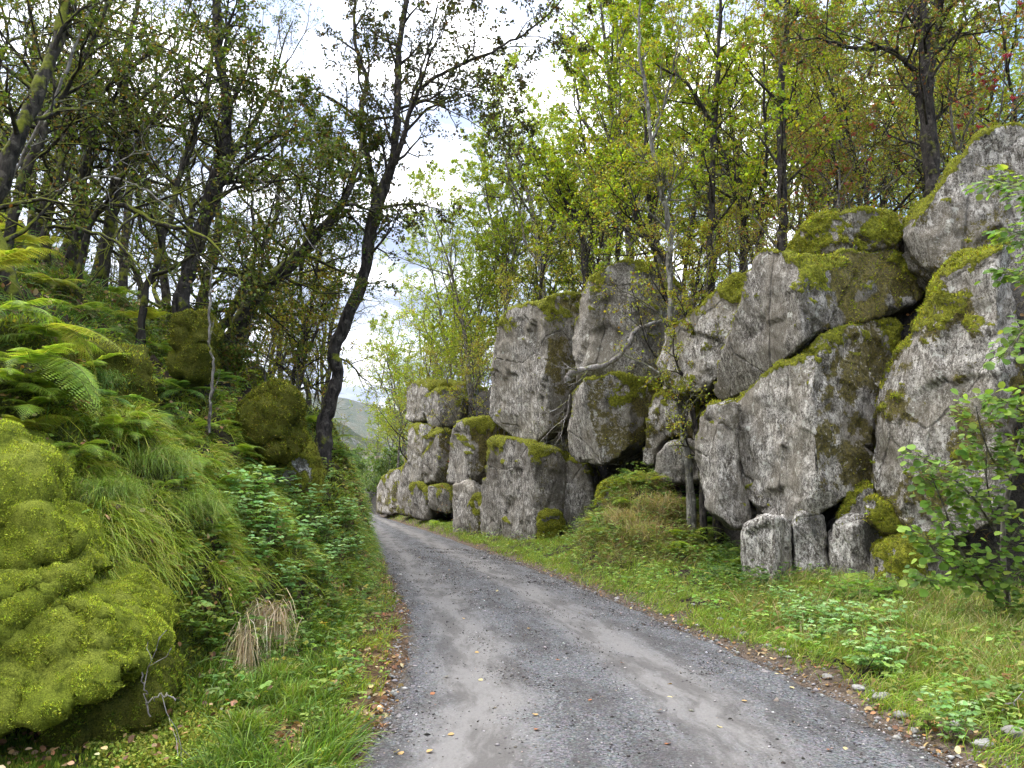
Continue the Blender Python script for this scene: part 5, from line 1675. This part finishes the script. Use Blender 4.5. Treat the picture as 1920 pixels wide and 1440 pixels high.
# --- single fallen leaves on the road
FLG = 'fallen leaves on the gravel of the road'
fl, proto = [], {}
FC = [(.46, .30, .12), (.35, .14, .06), (.48, .40, .20)]
for k, (px, py) in enumerate([(852, 1380), (815, 1300), (838, 1270), (1005, 1345), (1010, 1370), (905, 1278), (800, 1415), (1110, 1315), (738, 1415), (752, 1413), (1250, 1398), (1258, 1308), (1252, 1285), (1558, 1408), (1580, 1405), (1402, 1318), (1525, 1300),
                              (1350, 1367), (868, 1160), (1165, 1245), (1460, 1265), (990, 1180), (1050, 1240), (930, 1110), (840, 1070), (1235, 1335), (1480, 1290), (890, 1225), (1300, 1240), (1090, 1150)]):
    v = k % 3
    q = hit(px, py)
    loc = Vector((q[0], q[1], q[2] + .008))
    if v not in proto:
        c0 = np.zeros((1, 3))
        a = stamp(OVAL, c0, np.array([[1.0, 0, 0]]), np.array([[0, 0, 1.0]]), .045, np.array([FC[v]]), 1.2)
        proto[v] = link('fallen_leaf', mesh_np('fallen_leaf', a[0], a[1], M_DRY, a[2]), None, 'x', 'leaf', FLG, loc=loc)
        o = proto[v]
    else:
        o = proto[v].copy()
        COL.objects.link(o)
        o.location = loc
    o.rotation_euler = (rng.normal(0, .25), rng.normal(0, .25), rng.uniform(0, 6.28))
    o['shade'] = v
    fl.append(o)
name_by_place(fl, lambda o: ['yellow-brown', 'rusty', 'pale buff'][o['shade']] + ' fallen leaf', [
    (lambda px, py, y: px < 900 and py > 1250, 'on the left wheel track near the camera'), (lambda px, py, y: px < 1200 and py > 1250, 'between the wheel tracks near the camera'),
    (lambda px, py, y: py > 1250, 'on the near right half of the road'), (lambda px, py, y: px < 1000, 'on the far left half of the road'), (lambda px, py, y: True, 'on the far right half of the road')])
for o in fl:
    del o['shade']


# --- ferns
def frond_mesh(seed, L, cols, curl):
    r = np.random.RandomState(seed)
    n = 18
    t = np.linspace(0, 1, 14)
    el = math.radians(44) - curl * t ** 1.1
    seg = L / 13
    x = np.concatenate([[0], np.cumsum(np.cos(el[:-1]) * seg)])
    z = np.concatenate([[0], np.cumsum(np.sin(el[:-1]) * seg)])
    sway = r.normal(0, .12) * t ** 2 * L * .5
    path = np.stack([x, sway, z], -1)
    tb = Tubes()
    tb.add(path, .0042 * (1 - .8 * t), 4)
    V0, Q0 = np.concatenate(tb.V), np.concatenate(tb.Q)
    Q0 = np.concatenate([Q0[:, [0, 1, 2]], Q0[:, [0, 2, 3]]])
    out = [(V0, Q0, np.tile(np.array([.16, .17, .05]), (len(V0), 1)))]
    ts = np.linspace(.16, .985, n)
    for k, tt in enumerate(ts):
        i = tt * 13
        a = int(min(i, 12))
        p = path[a] + (path[a + 1] - path[a]) * (i - a)
        dr_ = unit(path[a + 1] - path[a])
        up_ = np.cross(dr_, [0, 1, 0]) * -1
        if up_[2] < 0:
            up_ = -up_
        pl_ = L * .26 * math.sin(math.pi * min(1, (tt - .08) / .92) ** .62) * (1 - .25 * tt) + .01
        for s in (-1, 1):
            pd = unit(np.array([0, s, 0]) * .92 + dr_ * (.30 + .4 * tt) + np.array([0, 0, -.22]) + r.normal(0, .05, 3))
            m = max(4, int(pl_ / .0165))
            mt = (np.arange(m) + .6) / m
            c = p + pd * pl_ * mt[:, None] + np.array([0, 0, -.10]) * (pl_ * mt ** 2)[:, None]
            pn_len = pl_ * .25 * (1 - mt) ** .6 + .003
            side = unit(np.cross(pd, up_))
            col = pick(r, cols, [1] * len(cols), 1, .12, .05)
            for q in (-1, 1):
                dd = unit(side * q + pd * .55)
                out.append(stamp(LEAFLET, c, np.tile(dd, (m, 1)), np.tile(up_, (m, 1)), pn_len, np.repeat(col, m, 0), 1.0))
    V, Fl, C = join(out)
    return mesh_np('frond', V, Fl, M_LEAF, C)


FB = [(.25, .36, .045), (.33, .42, .06), (.18, .28, .035)]
FY = [(.34, .38, .05), (.28, .34, .04), (.40, .40, .08)]
FDk = [(.12, .22, .04), (.16, .27, .05), (.09, .17, .035)]
FR = {'b': [frond_mesh(400 + k, .70, FB, 1.0 + .2 * k) for k in range(3)], 'y': [frond_mesh(410 + k, .70, FY, .95 + .2 * k) for k in range(3)], 'd': [frond_mesh(420 + k, .70, FDk, 1.0 + .25 * k) for k in range(3)]}
fern_rng = np.random.RandomState(9)


def fern(loc, kind, sc, group, nf=None, az0=None, spread=6.28, tilt=0.0, label='x'):
    o = empty('fern', loc, label, 'fern', group, 0, sc)
    nf = nf or int(fern_rng.randint(6, 10))
    for k in range(nf):
        a = (az0 if az0 is not None else fern_rng.uniform(0, 6.28)) + (k / nf - (.5 if az0 is not None else 0)) * spread + fern_rng.normal(0, .15)
        f = link('frond', FR[kind][fern_rng.randint(3)], o)
        f.rotation_euler = (fern_rng.normal(0, .15), tilt + fern_rng.uniform(-.15, .5), a)
        s = fern_rng.uniform(.65, 1.1)
        f.scale = (s, s, s)
    return o


FG1, FG2 = 'ferns growing on the left bank', 'ferns along the foot of the rock wall'
ferns = []
for px, py, kd, sc in [(40, 470, 'y', 1.15), (-30, 520, 'y', 1.2), (95, 540, 'y', .9), (20, 600, 'b', 1.0), (150, 590, 'b', .9), (215, 560, 'b', .9), (255, 610, 'y', .8), (330, 600, 'b', .8), (290, 660, 'b', .9), (360, 655, 'b', .8), (425, 640, 'd', .9),
                       (60, 700, 'b', 1.0), (130, 650, 'd', .9), (10, 740, 'b', .9), (60, 780, 'b', .7), (200, 760, 'd', .8), (150, 850, 'b', .7), (250, 850, 'b', .6), (290, 780, 'd', .8), (340, 740, 'd', .9), (400, 720, 'd', .9),
                       (440, 700, 'b', .8), (470, 660, 'b', .8), (430, 780, 'd', .8), (380, 810, 'b', .7), (360, 870, 'b', .6), (440, 860, 'b', .7), (590, 800, 'b', 1.0), (615, 830, 'b', 1.0), (575, 790, 'd', .9), (635, 860, 'd', .9),
                       (330, 520, 'd', 1.0), (250, 500, 'd', 1.0), (390, 560, 'd', .9), (180, 500, 'd', .9), (480, 590, 'd', .9), (470, 900, 'b', .6), (540, 880, 'd', .6), (600, 900, 'b', .6), (210, 700, 'b', .8), (300, 600, 'b', .9), (190, 890, 'b', .55), (240, 930, 'b', .5), (310, 930, 'b', .5), (360, 960, 'b', .5), (400, 930, 'b', .55), (270, 800, 'b', .6), (330, 830, 'b', .6), (210, 820, 'b', .6), (405, 1010, 'b', .45), (90, 650, 'b', .9), (160, 700, 'b', .8), (110, 760, 'b', .8), (250, 720, 'b', .8), (40, 820, 'y', .6)]:
    ferns.append(fern(hit(px, py) + np.array([.03, -.06, .03]), kd, sc, FG1, None, -.9, 4.0, .15))
name_by_place(ferns, lambda o: 'arching green fern', [
    (lambda px, py, y: py < 560 and px < 200, 'high at the left edge of the bank'), (lambda px, py, y: py < 620, 'on the shady crest below the straight dark trunk'),
    (lambda px, py, y: px < 240, 'above the stacked mossy boulders'), (lambda px, py, y: px < 345, 'around the rock darkened as a shaded hollow'), (lambda px, py, y: px < 500, 'left of the round mossy boulder'), (lambda px, py, y: True, 'below the forked tree')])
# the two big fronds reaching out over the hollow
f_ = fern(P(60, 668, 6.6), 'b', 1.5, FG1, 2, -.15, .5, .75, 'single pale fern frond drooping over the dark hollow at the left')
f_ = fern(P(80, 610, 6.9), 'y', 1.45, FG1, 3, -.05, .5, .62, 'pale fern held out level above the drooping frond at the left')
rf = []
for px, py, kd, sc in [(1345, 985, 'd', .9), (1370, 1010, 'd', 1.0), (1335, 1020, 'd', .8), (1395, 1040, 'b', .8), (1500, 1095, 'b', .9), (1465, 1085, 'b', .7), (1560, 1110, 'b', 1.0), (1620, 1130, 'd', .9), (1530, 1120, 'b', .7), (1125, 905, 'b', .9), (1160, 890, 'b', .9), (1195, 885, 'b', 1.0),
                       (1100, 925, 'b', .8), (1215, 860, 'd', .8), (815, 985, 'b', .9), (835, 975, 'd', .9), (1240, 960, 'b', .7), (1090, 950, 'b', .9), (1150, 930, 'd', 1.0), (1180, 910, 'b', 1.0), (1260, 930, 'd', .9), (1300, 950, 'b', .9), (1320, 975, 'd', 1.0), (1360, 1040, 'd', .9), (1420, 1075, 'b', .6), (1700, 1120, 'd', .8)]:
    rf.append(fern(hit(px, py, 3, 20 if px > 1000 else 60), kd, sc * (1.35 if px < 1300 else 1.15), FG2))
for k, (x, y) in enumerate([(2.15, 17.0), (2.55, 16.7), (3.0, 17.2), (2.4, 17.6), (3.35, 16.8), (3.7, 16.1), (2.0, 16.4), (1.95, 17.6), (2.9, 16.3), (3.75, 15.3), (3.95, 14.7), (3.4, 15.6), (4.1, 13.9), (2.7, 17.9), (3.2, 14.9), (2.4, 15.9), (3.9, 13.2)]):
    loc = np.array([x, y, float(height(np.array([x]), np.array([y]))[0]) + .05])
    rf.append(fern(loc, 'bbydb'[k % 5], .95 + .1 * (k % 3), FG2))
name_by_place(rf, lambda o: 'bushy fern', [(lambda px, py, y: px < 900, 'at the foot of the far stack of blocks'), (lambda px, py, y: px < 1300, 'on the mound below the dome-topped boulder'), (lambda px, py, y: px < 1440, 'beside the low square granite block'), (lambda px, py, y: True, 'before the foundation blocks')])

# --- raspberry plants and other leafy plants
SERR = (np.array([[0, 0, 0], [.20, .08, .04], [.24, .20, .05], [.36, .30, .06], [.33, .42, .06], [.38, .55, .05], [.28, .62, .05], [.27, .76, .02], [.13, .86, 0], [0, 1.05, -.05],
                  [-.13, .86, 0], [-.27, .76, .02], [-.28, .62, .05], [-.38, .55, .05], [-.33, .42, .06], [-.36, .30, .06], [-.24, .20, .05], [-.20, .08, .04], [0, .45, -.02]]),
        np.array([[18, k, (k + 1) % 18] for k in range(18)]))


def leafy_plant(seed, H, nst, size, cols, tpl, compound, gap=.07, lean=.5, bark=(.12, .12, .05)):
    r = np.random.RandomState(seed)
    tb, out = Tubes(), []
    for s in range(nst):
        a = r.uniform(0, 6.28)
        h = H * r.uniform(.55, 1.1)
        t = np.linspace(0, 1, 10)[:, None]
        d = np.array([math.cos(a), math.sin(a), 0]) * lean * r.uniform(.4, 1.2)
        path = np.array([r.normal(0, .04), r.normal(0, .04), -.05]) + h * (np.array([0, 0, 1.0]) * (t * 1.1 - .35 * lean * t ** 2) + d * t ** 1.4)
        path = path + r.normal(0, .006, path.shape)
        tb.add(path, .0035 * (1 - .7 * t[:, 0]), 4)
        m = max(3, int(h / gap))
        az = r.uniform(0, 6.28)
        for k in range(m):
            tt = .2 + .8 * (k + r.rand()) / m
            i = tt * 9
            j = int(min(i, 8))
            q = path[j] + (path[j + 1] - path[j]) * (i - j)
            az += 2.4
            pd = unit(np.array([math.cos(az), math.sin(az), .25]))
            pl_ = size * (1.0 if compound else .35)
            tip = q + pd * pl_
            tb.add([q, (q + tip) / 2 + [0, 0, .005], tip], [.0018, .0015, .001], 3)
            c = pick(r, cols, [1] * len(cols), 1, .15, .05)
            N = unit(np.array([0, 0, 1.0]) + r.normal(0, .3, 3))
            sz_ = size * r.uniform(.75, 1.2) * (1.1 - .35 * tt)
            dirs = [pd + np.array([0, 0, -.3])]
            if compound:
                sdv = np.cross(pd, [0, 0, 1.0])
                dirs += [pd * .15 + sdv + np.array([0, 0, -.2]), pd * .15 - sdv + np.array([0, 0, -.2])]
            for w_, dd in enumerate(dirs):
                pos = tip if w_ == 0 else tip - pd * pl_ * .25
                out.append(stamp(tpl, pos[None], unit(dd)[None], N[None], sz_ * (1 if w_ == 0 else .82), c, 1.0))
    V, Fl, C = join(out)
    sm_ = mesh_np('stem', np.concatenate(tb.V), np.concatenate(tb.Q), M_GRASS, np.tile(np.array(bark), (tb.off, 1)))
    return sm_, mesh_np('leaves', V, Fl, M_LEAF, C)


RC = [(.27, .44, .16), (.20, .36, .11), (.36, .52, .22)]
RY2 = [(.24, .32, .06), (.18, .27, .05)]
PL = [leafy_plant(500, .55, 9, .085, RC, SERR, True), leafy_plant(501, .50, 8, .08, RC, SERR, True), leafy_plant(502, .38, 7, .075, RY2, SERR, True), leafy_plant(503, .42, 6, .095, [(.13, .24, .04), (.18, .30, .05)], ROUND, False, .05, .5)]
NAMES = ['raspberry_plant', 'raspberry_plant', 'bramble_plant', 'broadleaf_sapling']
PLG = ['raspberry plants with whitish-green leaves', 'raspberry plants with whitish-green leaves', 'low bramble plants', 'round-leaved saplings']
pr_, plants = {}, []
for px, py, v, sc in [(470, 960, 0, 1.0), (520, 950, 1, 1.0), (560, 985, 0, 1.0), (500, 1010, 1, 1.0), (450, 1010, 0, .9), (600, 1010, 1, .9), (545, 1050, 0, .9), (620, 1050, 1, .8), (480, 1070, 1, .8), (590, 1090, 0, .8), (640, 990, 0, .9), (430, 940, 1, .8),
                      (650, 1090, 2, .8), (620, 1140, 2, .9), (560, 1150, 2, .8), (380, 1215, 2, .9), (350, 1180, 2, .8), (580, 940, 0, .9), (650, 1040, 1, .8), (680, 1120, 2, .6), (600, 1380, 2, .6), (450, 1130, 2, .8), (530, 1110, 1, .8),
                      (1300, 960, 0, 1.3), (1285, 930, 1, 1.3), (1130, 1000, 0, .9), (1160, 1010, 1, .9), (1200, 1020, 2, .9), (1110, 985, 2, .9), (1240, 1040, 2, .8), (1480, 1150, 0, .7), (1520, 1170, 1, .8), (1560, 1190, 0, .8), (1600, 1200, 1, .9), (1650, 1210, 0, .9),
                      (1540, 1215, 1, .7), (1620, 1265, 0, .8), (1660, 1270, 1, .8), (1580, 1160, 2, .8), (1500, 1190, 0, .7), (1695, 1240, 2, .8), (1740, 1370, 2, .6), (1430, 1140, 2, .6), (1600, 1140, 3, 1.2), (1650, 1150, 3, 1.1), (1570, 1135, 3, .9), (1890, 1250, 2, .8), (1800, 1390, 0, .6)]:
    q = hit(px, py)
    if px < 700 and py < 1200:
        q = q + np.array([.10, -.16, .02])
    if v not in pr_:
        o = empty(NAMES[v], q, 'x', 'plant', PLG[v], px * .01, sc)
        link('stem', PL[v][0], o)
        link('leaves', PL[v][1], o)
        pr_[v] = o
    else:
        o = dup(pr_[v], q, px * .017, sc, 'x', PLG[v])
    plants.append(o)
name_by_place(plants, lambda o: {'raspberry_plant': 'pale-leaved raspberry plant', 'bramble_plant': 'yellow-green bramble plant', 'broadleaf_sapling': 'round-leaved sapling'}[o.name.split('.')[0]], [
    (lambda px, py, y: px < 520, 'in the left bank below the hanging grass'), (lambda px, py, y: px < 750 and y > 7.5, 'in the left bank beside the road'), (lambda px, py, y: px < 750, 'low on the left bank near the camera'),
    (lambda px, py, y: px < 1350, 'on the mound under the slender tree'), (lambda px, py, y: px < 1590, 'on the right verge before the foundation blocks'), (lambda px, py, y: True, 'on the right verge towards the hazel')])

# --- the hazel at the right edge
r_ = np.random.RandomState(61)
hz = P(1885, 1130, 8.38)
tb, out = Tubes(), []
stems = [[(1925, 1330, 8.38, 0.0330), (1900, 1190, 8.38, 0.0308), (1885, 1090, 8.38, 0.0286), (1880, 1000, 8.26, 0.0264), (1895, 900, 8.13, 0.0242), (1930, 780, 8.00, 0.0220), (1975, 640, 8.00, 0.0176), (1990, 500, 8.00, 0.0132), (1960, 380, 8.00, 0.0066)],
         [(1890, 1150, 8.38, 0.0220), (1830, 1080, 8.26, 0.0154), (1790, 1010, 8.13, 0.0121), (1770, 950, 8.00, 0.0088), (1745, 890, 7.87, 0.0044)],
         [(1868, 1000, 8.26, 0.0132), (1830, 940, 8.00, 0.0110), (1790, 900, 7.87, 0.0077), (1718, 850, 7.75, 0.0033)],
         [(1895, 900, 8.13, 0.0132), (1860, 860, 7.87, 0.0099), (1838, 800, 7.75, 0.0077), (1830, 760, 7.62, 0.0033)],
         [(1850, 1050, 8.26, 0.0110), (1880, 1030, 7.87, 0.0099), (1920, 980, 7.62, 0.0077), (1960, 960, 7.49, 0.0044)],
         [(1930, 780, 8.00, 0.0110), (1900, 760, 7.75, 0.0077), (1870, 745, 7.62, 0.0033)],
         [(1975, 640, 8.00, 0.0099), (1930, 610, 7.75, 0.0077), (1885, 670, 7.62, 0.0033)],
         [(1990, 500, 8.00, 0.0088), (1940, 450, 7.75, 0.0066), (1885, 430, 7.62, 0.0033)],
         [(1985, 540, 8.00, 0.0088), (1940, 520, 7.75, 0.0066), (1880, 510, 7.62, 0.0033)],
         [(1960, 380, 8.00, 0.0066), (1910, 350, 7.75, 0.0055), (1850, 338, 7.62, 0.0022)],
         [(1885, 1090, 8.38, 0.0110), (1820, 1060, 8.13, 0.0088), (1760, 1040, 8.00, 0.0066), (1735, 1000, 7.87, 0.0033)],
         [(1895, 1170, 8.38, 0.0176), (1890, 1100, 8.13, 0.0132), (1930, 1060, 7.87, 0.0099), (1980, 1040, 7.75, 0.0055)],
         [(1895, 900, 8.13, 0.0110), (1920, 850, 7.87, 0.0088), (1945, 830, 7.75, 0.0044)],
         [(1868, 1000, 8.26, 0.0110), (1850, 900, 7.87, 0.0088), (1850, 840, 7.75, 0.0044)],
         [(1805, 1080, 8.26, 0.0088), (1770, 1090, 8.00, 0.0066), (1735, 1080, 7.87, 0.0033)]]
for si, st in enumerate(stems):
    sp = spline([(*(P(a, b, c) - hz), r) for a, b, c, r in st], 16)
    sp = sp[sp[:, 2] > -0.75] if si == 0 else sp
    sp = sp if len(sp) == 16 else np.vstack([sp, np.repeat(sp[-1:], 16 - len(sp), 0) + np.linspace(.001, .004, 16 - len(sp))[:, None]])
    tb.add(sp[:, :3], sp[:, 3], 7)
    Ls = np.linalg.norm(np.diff(sp[:, :3], axis=0), axis=1).sum()
    m = int(Ls / .0075)
    az = 0
    for k in range(m):
        tt = (.5 if si == 0 else .1) + (.5 if si == 0 else .9) * (k + r_.rand()) / m
        i = tt * 15
        j = int(min(i, 14))
        q = sp[j, :3] + (sp[j + 1, :3] - sp[j, :3]) * (i - j)
        ax = unit(sp[j + 1, :3] - sp[j, :3])
        sidev = unit(np.cross(ax, [0, 0, 1.0])) * (1 if k % 2 else -1)
        pd = unit(ax * .5 + sidev + r_.normal(0, .35, 3) + np.array([0, -.25, -.1]))
        tip = q + pd * r_.uniform(.03, .24)
        tb.add([q, tip], [.0018, .0012], 3)
        N = unit(np.array([-.1, -.45, .9]) + r_.normal(0, .35, 3))
        out.append(stamp(ROUND, tip[None], (pd + np.array([0, 0, -.25]))[None], N[None], r_.uniform(.045, .088), pick(r_, [(.17, .28, .045), (.11, .20, .032), (.26, .36, .06)], [3, 3, 2], 1, .22, .06), .95))
V, Fl, C = join(out)
ho = empty('hazel_shrub', hz, 'hazel shrub with round fresh green leaves reaching in from the right edge', 'shrub')
link('stem', mesh_np('stem', np.concatenate(tb.V), np.concatenate(tb.Q), M_BARK_GREY, None, True), ho)
link('leaves', mesh_np('leaves', V, Fl, M_LEAF, C), ho)


# --- dead branches and stems
def deadwood(name, label, stems, mat, twigs=6, seed=1, group=None):
    r = np.random.RandomState(seed)
    tb = Tubes()
    b0 = P(*stems[0][0][:3])
    for si, st in enumerate(stems):
        sp = spline([(*(P(a, b, c) - b0), rad) for a, b, c, rad in st], 6 * len(st))
        pts = sp[:, :3] + r.normal(0, .008, sp[:, :3].shape)
        tb.add(pts, sp[:, 3] * (1 + .12 * r.normal(size=len(sp))), 8)
        if twigs:
            L = np.linalg.norm(np.diff(pts, axis=0), axis=1).sum()
            pr = dict(levels=2, seg=[.3, .12, .1], wig=[0, .25, .3], trop=[0, 0, 0], start=[.2, .2, 0], kids=[twigs, 3, 0], ang=[55, 50], ratio=[.35 / max(L, .35) * 1.6, .5], leaves=0)
            spawn(tb, r, list(pts), list(unit(np.gradient(pts, axis=0))), list(np.minimum(sp[:, 3], .016)), L, 0, pr, [], .1)
    return link(name, mesh_np(name, np.concatenate(tb.V), np.concatenate(tb.Q), mat, None, True), None, label, 'branch', group, loc=Vector(b0.tolist()))


deadwood('dead_branch', 'bent bare grey dead branch lying across the front of the dome-topped boulder',
         [[(1062, 716, 18.7, .075), (1070, 700, 18.7, .08), (1095, 693, 18.6, .075), (1130, 686, 18.6, .07), (1160, 668, 18.5, .065), (1180, 642, 18.4, .06), (1190, 622, 18.4, .06), (1215, 610, 18.4, .05), (1250, 598, 18.6, .04)],
          [(1085, 693, 18.6, .02), (1065, 690, 18.5, .015), (1052, 696, 18.5, .008)], [(1105, 690, 18.6, .02), (1085, 715, 18.4, .014), (1068, 722, 18.4, .008)]], M_DEADWOOD, 6, 3)
deadwood('dead_branch', 'tangle of thin white dead twigs in the dark hollow between the tall slabs',
         [[(1068, 740, 21, .02), (1062, 780, 20.8, .018), (1040, 800, 20.6, .012), (1010, 830, 20.5, .006)], [(1066, 750, 21, .018), (1045, 765, 20.7, .012), (1000, 790, 20.6, .006)], [(1060, 780, 20.8, .015), (1050, 820, 20.6, .01), (1030, 845, 20.6, .005)]], M_DEADWOOD, 7, 4)
deadwood('dead_branch', 'thin broken dead stem standing upright beside the hump of dark moss',
         [[(392, 815, 8.6, .016), (396, 740, 8.6, .016), (399, 680, 8.6, .014), (392, 640, 8.6, .015), (394, 560, 8.6, .012), (398, 500, 8.6, .008)]], M_BARK_GREY, 3, 5)
deadwood('dead_branch', 'pale fallen branch lying behind the perched flat-bottomed boulder', [[(1655, 392, 13.2, .02), (1672, 402, 13.1, .02), (1700, 425, 13, .018), (1715, 428, 13, .01)]], M_DEADWOOD, 3, 6)
deadwood('dead_branch', 'long bare pale branch slanting up through the top left corner of the wood', [[(10, 360, 9.5, .02), (60, 260, 9.3, .02), (110, 170, 9.1, .018), (150, 60, 9, .014), (190, -40, 8.9, .008)]], M_DEADWOOD, 6, 11)
deadwood('dead_branch', 'thin pale bare branch crossing in front of the stout forking mossy tree', [[(100, 360, 9.8, .012), (180, 330, 9.6, .014), (260, 350, 9.4, .012), (330, 400, 9.3, .008)], [(180, 330, 9.6, .01), (250, 290, 9.5, .008), (330, 280, 9.4, .004)]], M_DEADWOOD, 7, 12)
deadwood('dead_branch', 'drooping pale bare branch right of the straight dark trunk', [[(420, 300, 11, .014), (480, 330, 10.8, .012), (540, 390, 10.6, .009), (590, 470, 10.5, .004)]], M_DEADWOOD, 7, 13)
deadwood('dead_branch', 'pale mossy branch arching low over the ferns high on the left bank', [[(90, 425, 8.8, .022), (150, 430, 8.7, .024), (210, 450, 8.6, .02), (262, 500, 8.5, .012), (285, 540, 8.4, .006)]], M_BARK_MOSS, 6, 7)
deadwood('fallen_stick', 'bent dark stick lying on leaves in the grass of the right verge', [[(1566, 1236, 6.9, .012), (1590, 1248, 6.8, .014), (1612, 1268, 6.6, .012), (1628, 1280, 6.5, .006)]], M_BARK_DARK, 2, 8)
deadwood('fallen_stick', 'short pale stick poking from the grass at the lower right', [[(1878, 1330, 5.4, .006), (1900, 1318, 5.4, .006), (1918, 1306, 5.4, .004)]], M_DEADWOOD, 1, 9)
deadwood('dead_twig', 'thin forked twig leaning on the big low mossy boulder', [[(278, 1340, 4.7, .004), (272, 1300, 4.68, .004), (266, 1262, 4.66, .003)], [(276, 1318, 4.7, .003), (305, 1300, 4.7, .003), (330, 1312, 4.7, .002)]], M_DEADWOOD, 1, 10)


# --- grass clumps that stand out
def clump(name, label, loc, n, L, droop, cols, probs, r0, dirv, w_=.006, seed=1, group=None, spread=.35):
    r = np.random.RandomState(seed)
    b = r.normal(0, 1, (n, 3)) * (np.array(r0) if isinstance(r0, tuple) else np.array([r0, r0, r0 * .25]))
    d = np.asarray(dirv, float) + r.normal(0, spread, (n, 3))
    V, Fl, C = blades(b, d, L * r.uniform(.5, 1.2, n), w_, droop, pick(r, cols, probs, n, .2, .06), r)
    return link(name, mesh_np(name, V, Fl, M_GRASS, C), None, label, 'grass tussock', group, loc=Vector([float(c) for c in loc]))


ST = [(.50, .40, .24), (.38, .28, .15), (.60, .50, .33), (.25, .2, .08)]
TG = 'grass tussocks standing out of the banks'
q = hit(500, 1165)
clump('grass_tussock', 'straw-coloured dead grass hanging in a sheaf below the raspberry plants', q + np.array([.06, -.16, .10]), 420, .40, 1.3, ST, [4, 3, 2, 1], (.10, .03, .07), (.0, -.30, .0), .007, 1, TG, .2)
q = hit(455, 1215)
clump('grass_tussock', 'second hanging sheaf of pale dead grass, left of the straw-coloured one', q + np.array([.06, -.14, .08]), 260, .36, 1.3, ST, [4, 3, 2, 1], (.05, .03, .09), (.05, -.3, .0), .006, 2, TG, .17)
GT = [(.17, .26, .03), (.24, .32, .05), (.12, .20, .02), (.34, .3, .1)]
for k, (px, py, L, nn, lab) in enumerate([(200, 925, .42, 1500, 'long bright green grass tuft hanging beside the topmost stacked boulder'), (290, 870, .45, 1800, 'thick yellow-green grass tuft hanging over the bank above the dark gap'),
                                          (360, 950, .42, 1600, 'fine grass tuft hanging right above the star moss and dark gap'), (185, 720, .34, 1200, 'dark green grass tuft in the hollow behind the drooping frond'),
                                          (60, 480, .5, 1500, 'dark grass tuft hanging under the yellow ferns at the left edge'), (330, 690, .34, 900, 'green grass tuft beside the hump of dark moss'),
                                          (520, 1290, .34, 500, 'arching bright grass tuft at the foot of the hanging dead grass'), (560, 1330, .34, 450, 'arching bright grass tuft nearest the left road edge'), (450, 1390, .30, 450, 'grass tuft among star moss at the bottom edge')]):
    L = L * (.8 if py < 1200 else 1)
    cols = GT if py > 760 else DGR
    q = hit(px, py)
    up_ = (.35, -.55, .55) if py < 1200 else (.1, -.1, 1.0)
    clump('grass_tussock', lab, q + np.array([0, 0, .03]), nn, L, .8 if py < 1200 else .5, cols, [4, 3, 2, 1], .13 if py < 1200 else .05, up_, .0035 if py < 1200 else .008, 20 + k, TG, .35)
for k, (px, py, lab) in enumerate([(1740, 1210, 'tall yellowing grass tussock right of the pale raspberry plants'), (1830, 1230, 'tall yellowing grass tussock in front of the hazel stems'), (1890, 1290, 'tall grass tussock at the right edge of the photo'), (1800, 1255, 'tall bleached grass tussock hiding the foot of the hazel'), (1860, 1205, 'tall grass tussock right behind the foot of the hazel'), (1690, 1180, 'tall grass tussock before the short foundation block'),
                                   (1180, 985, 'rusty brown grass tussock on the left of the mound'), (1235, 960, 'rusty brown grass tussock on the crest of the mound'), (1210, 1010, 'rusty brown grass tussock low on the mound')]):
    q = hit(px, py)
    rust = px < 1300
    clump('grass_tussock', lab, q, 700, .62 if not rust else .85, .6, [(.42, .34, .16), (.34, .25, .12), (.30, .34, .08)] if rust else [(.24, .30, .05), (.17, .25, .04), (.40, .34, .15)], [3, 3, 2], .14 if not rust else .22, (0, 0, 1), .006 if not rust else .009, 40 + k, TG, .30)


# ------------------------------------------------------------------ air between here and the far hills
mh, nh = new_mat('haze')
vol = nh.n('ShaderNodeVolumePrincipled', {'Color': (0.80, 0.87, 1.0), 'Density': 0.0001, 'Anisotropy': 0.2})
nh.n('ShaderNodeOutputMaterial', {'Volume': vol.outputs[0]})
hb = np.array([[x, y, z] for x in (-3050, 3050) for y in (-350, 3050) for z in (-110, 420)], float)
hf = np.array([[0, 1, 3, 2], [4, 6, 7, 5], [0, 4, 5, 1], [2, 3, 7, 6], [0, 2, 6, 4], [1, 5, 7, 3]])
link('haze', mesh_np('haze', hb, hf, mh), label='thin pale haze between the road and the far hillside', cat='haze', kind='stuff')
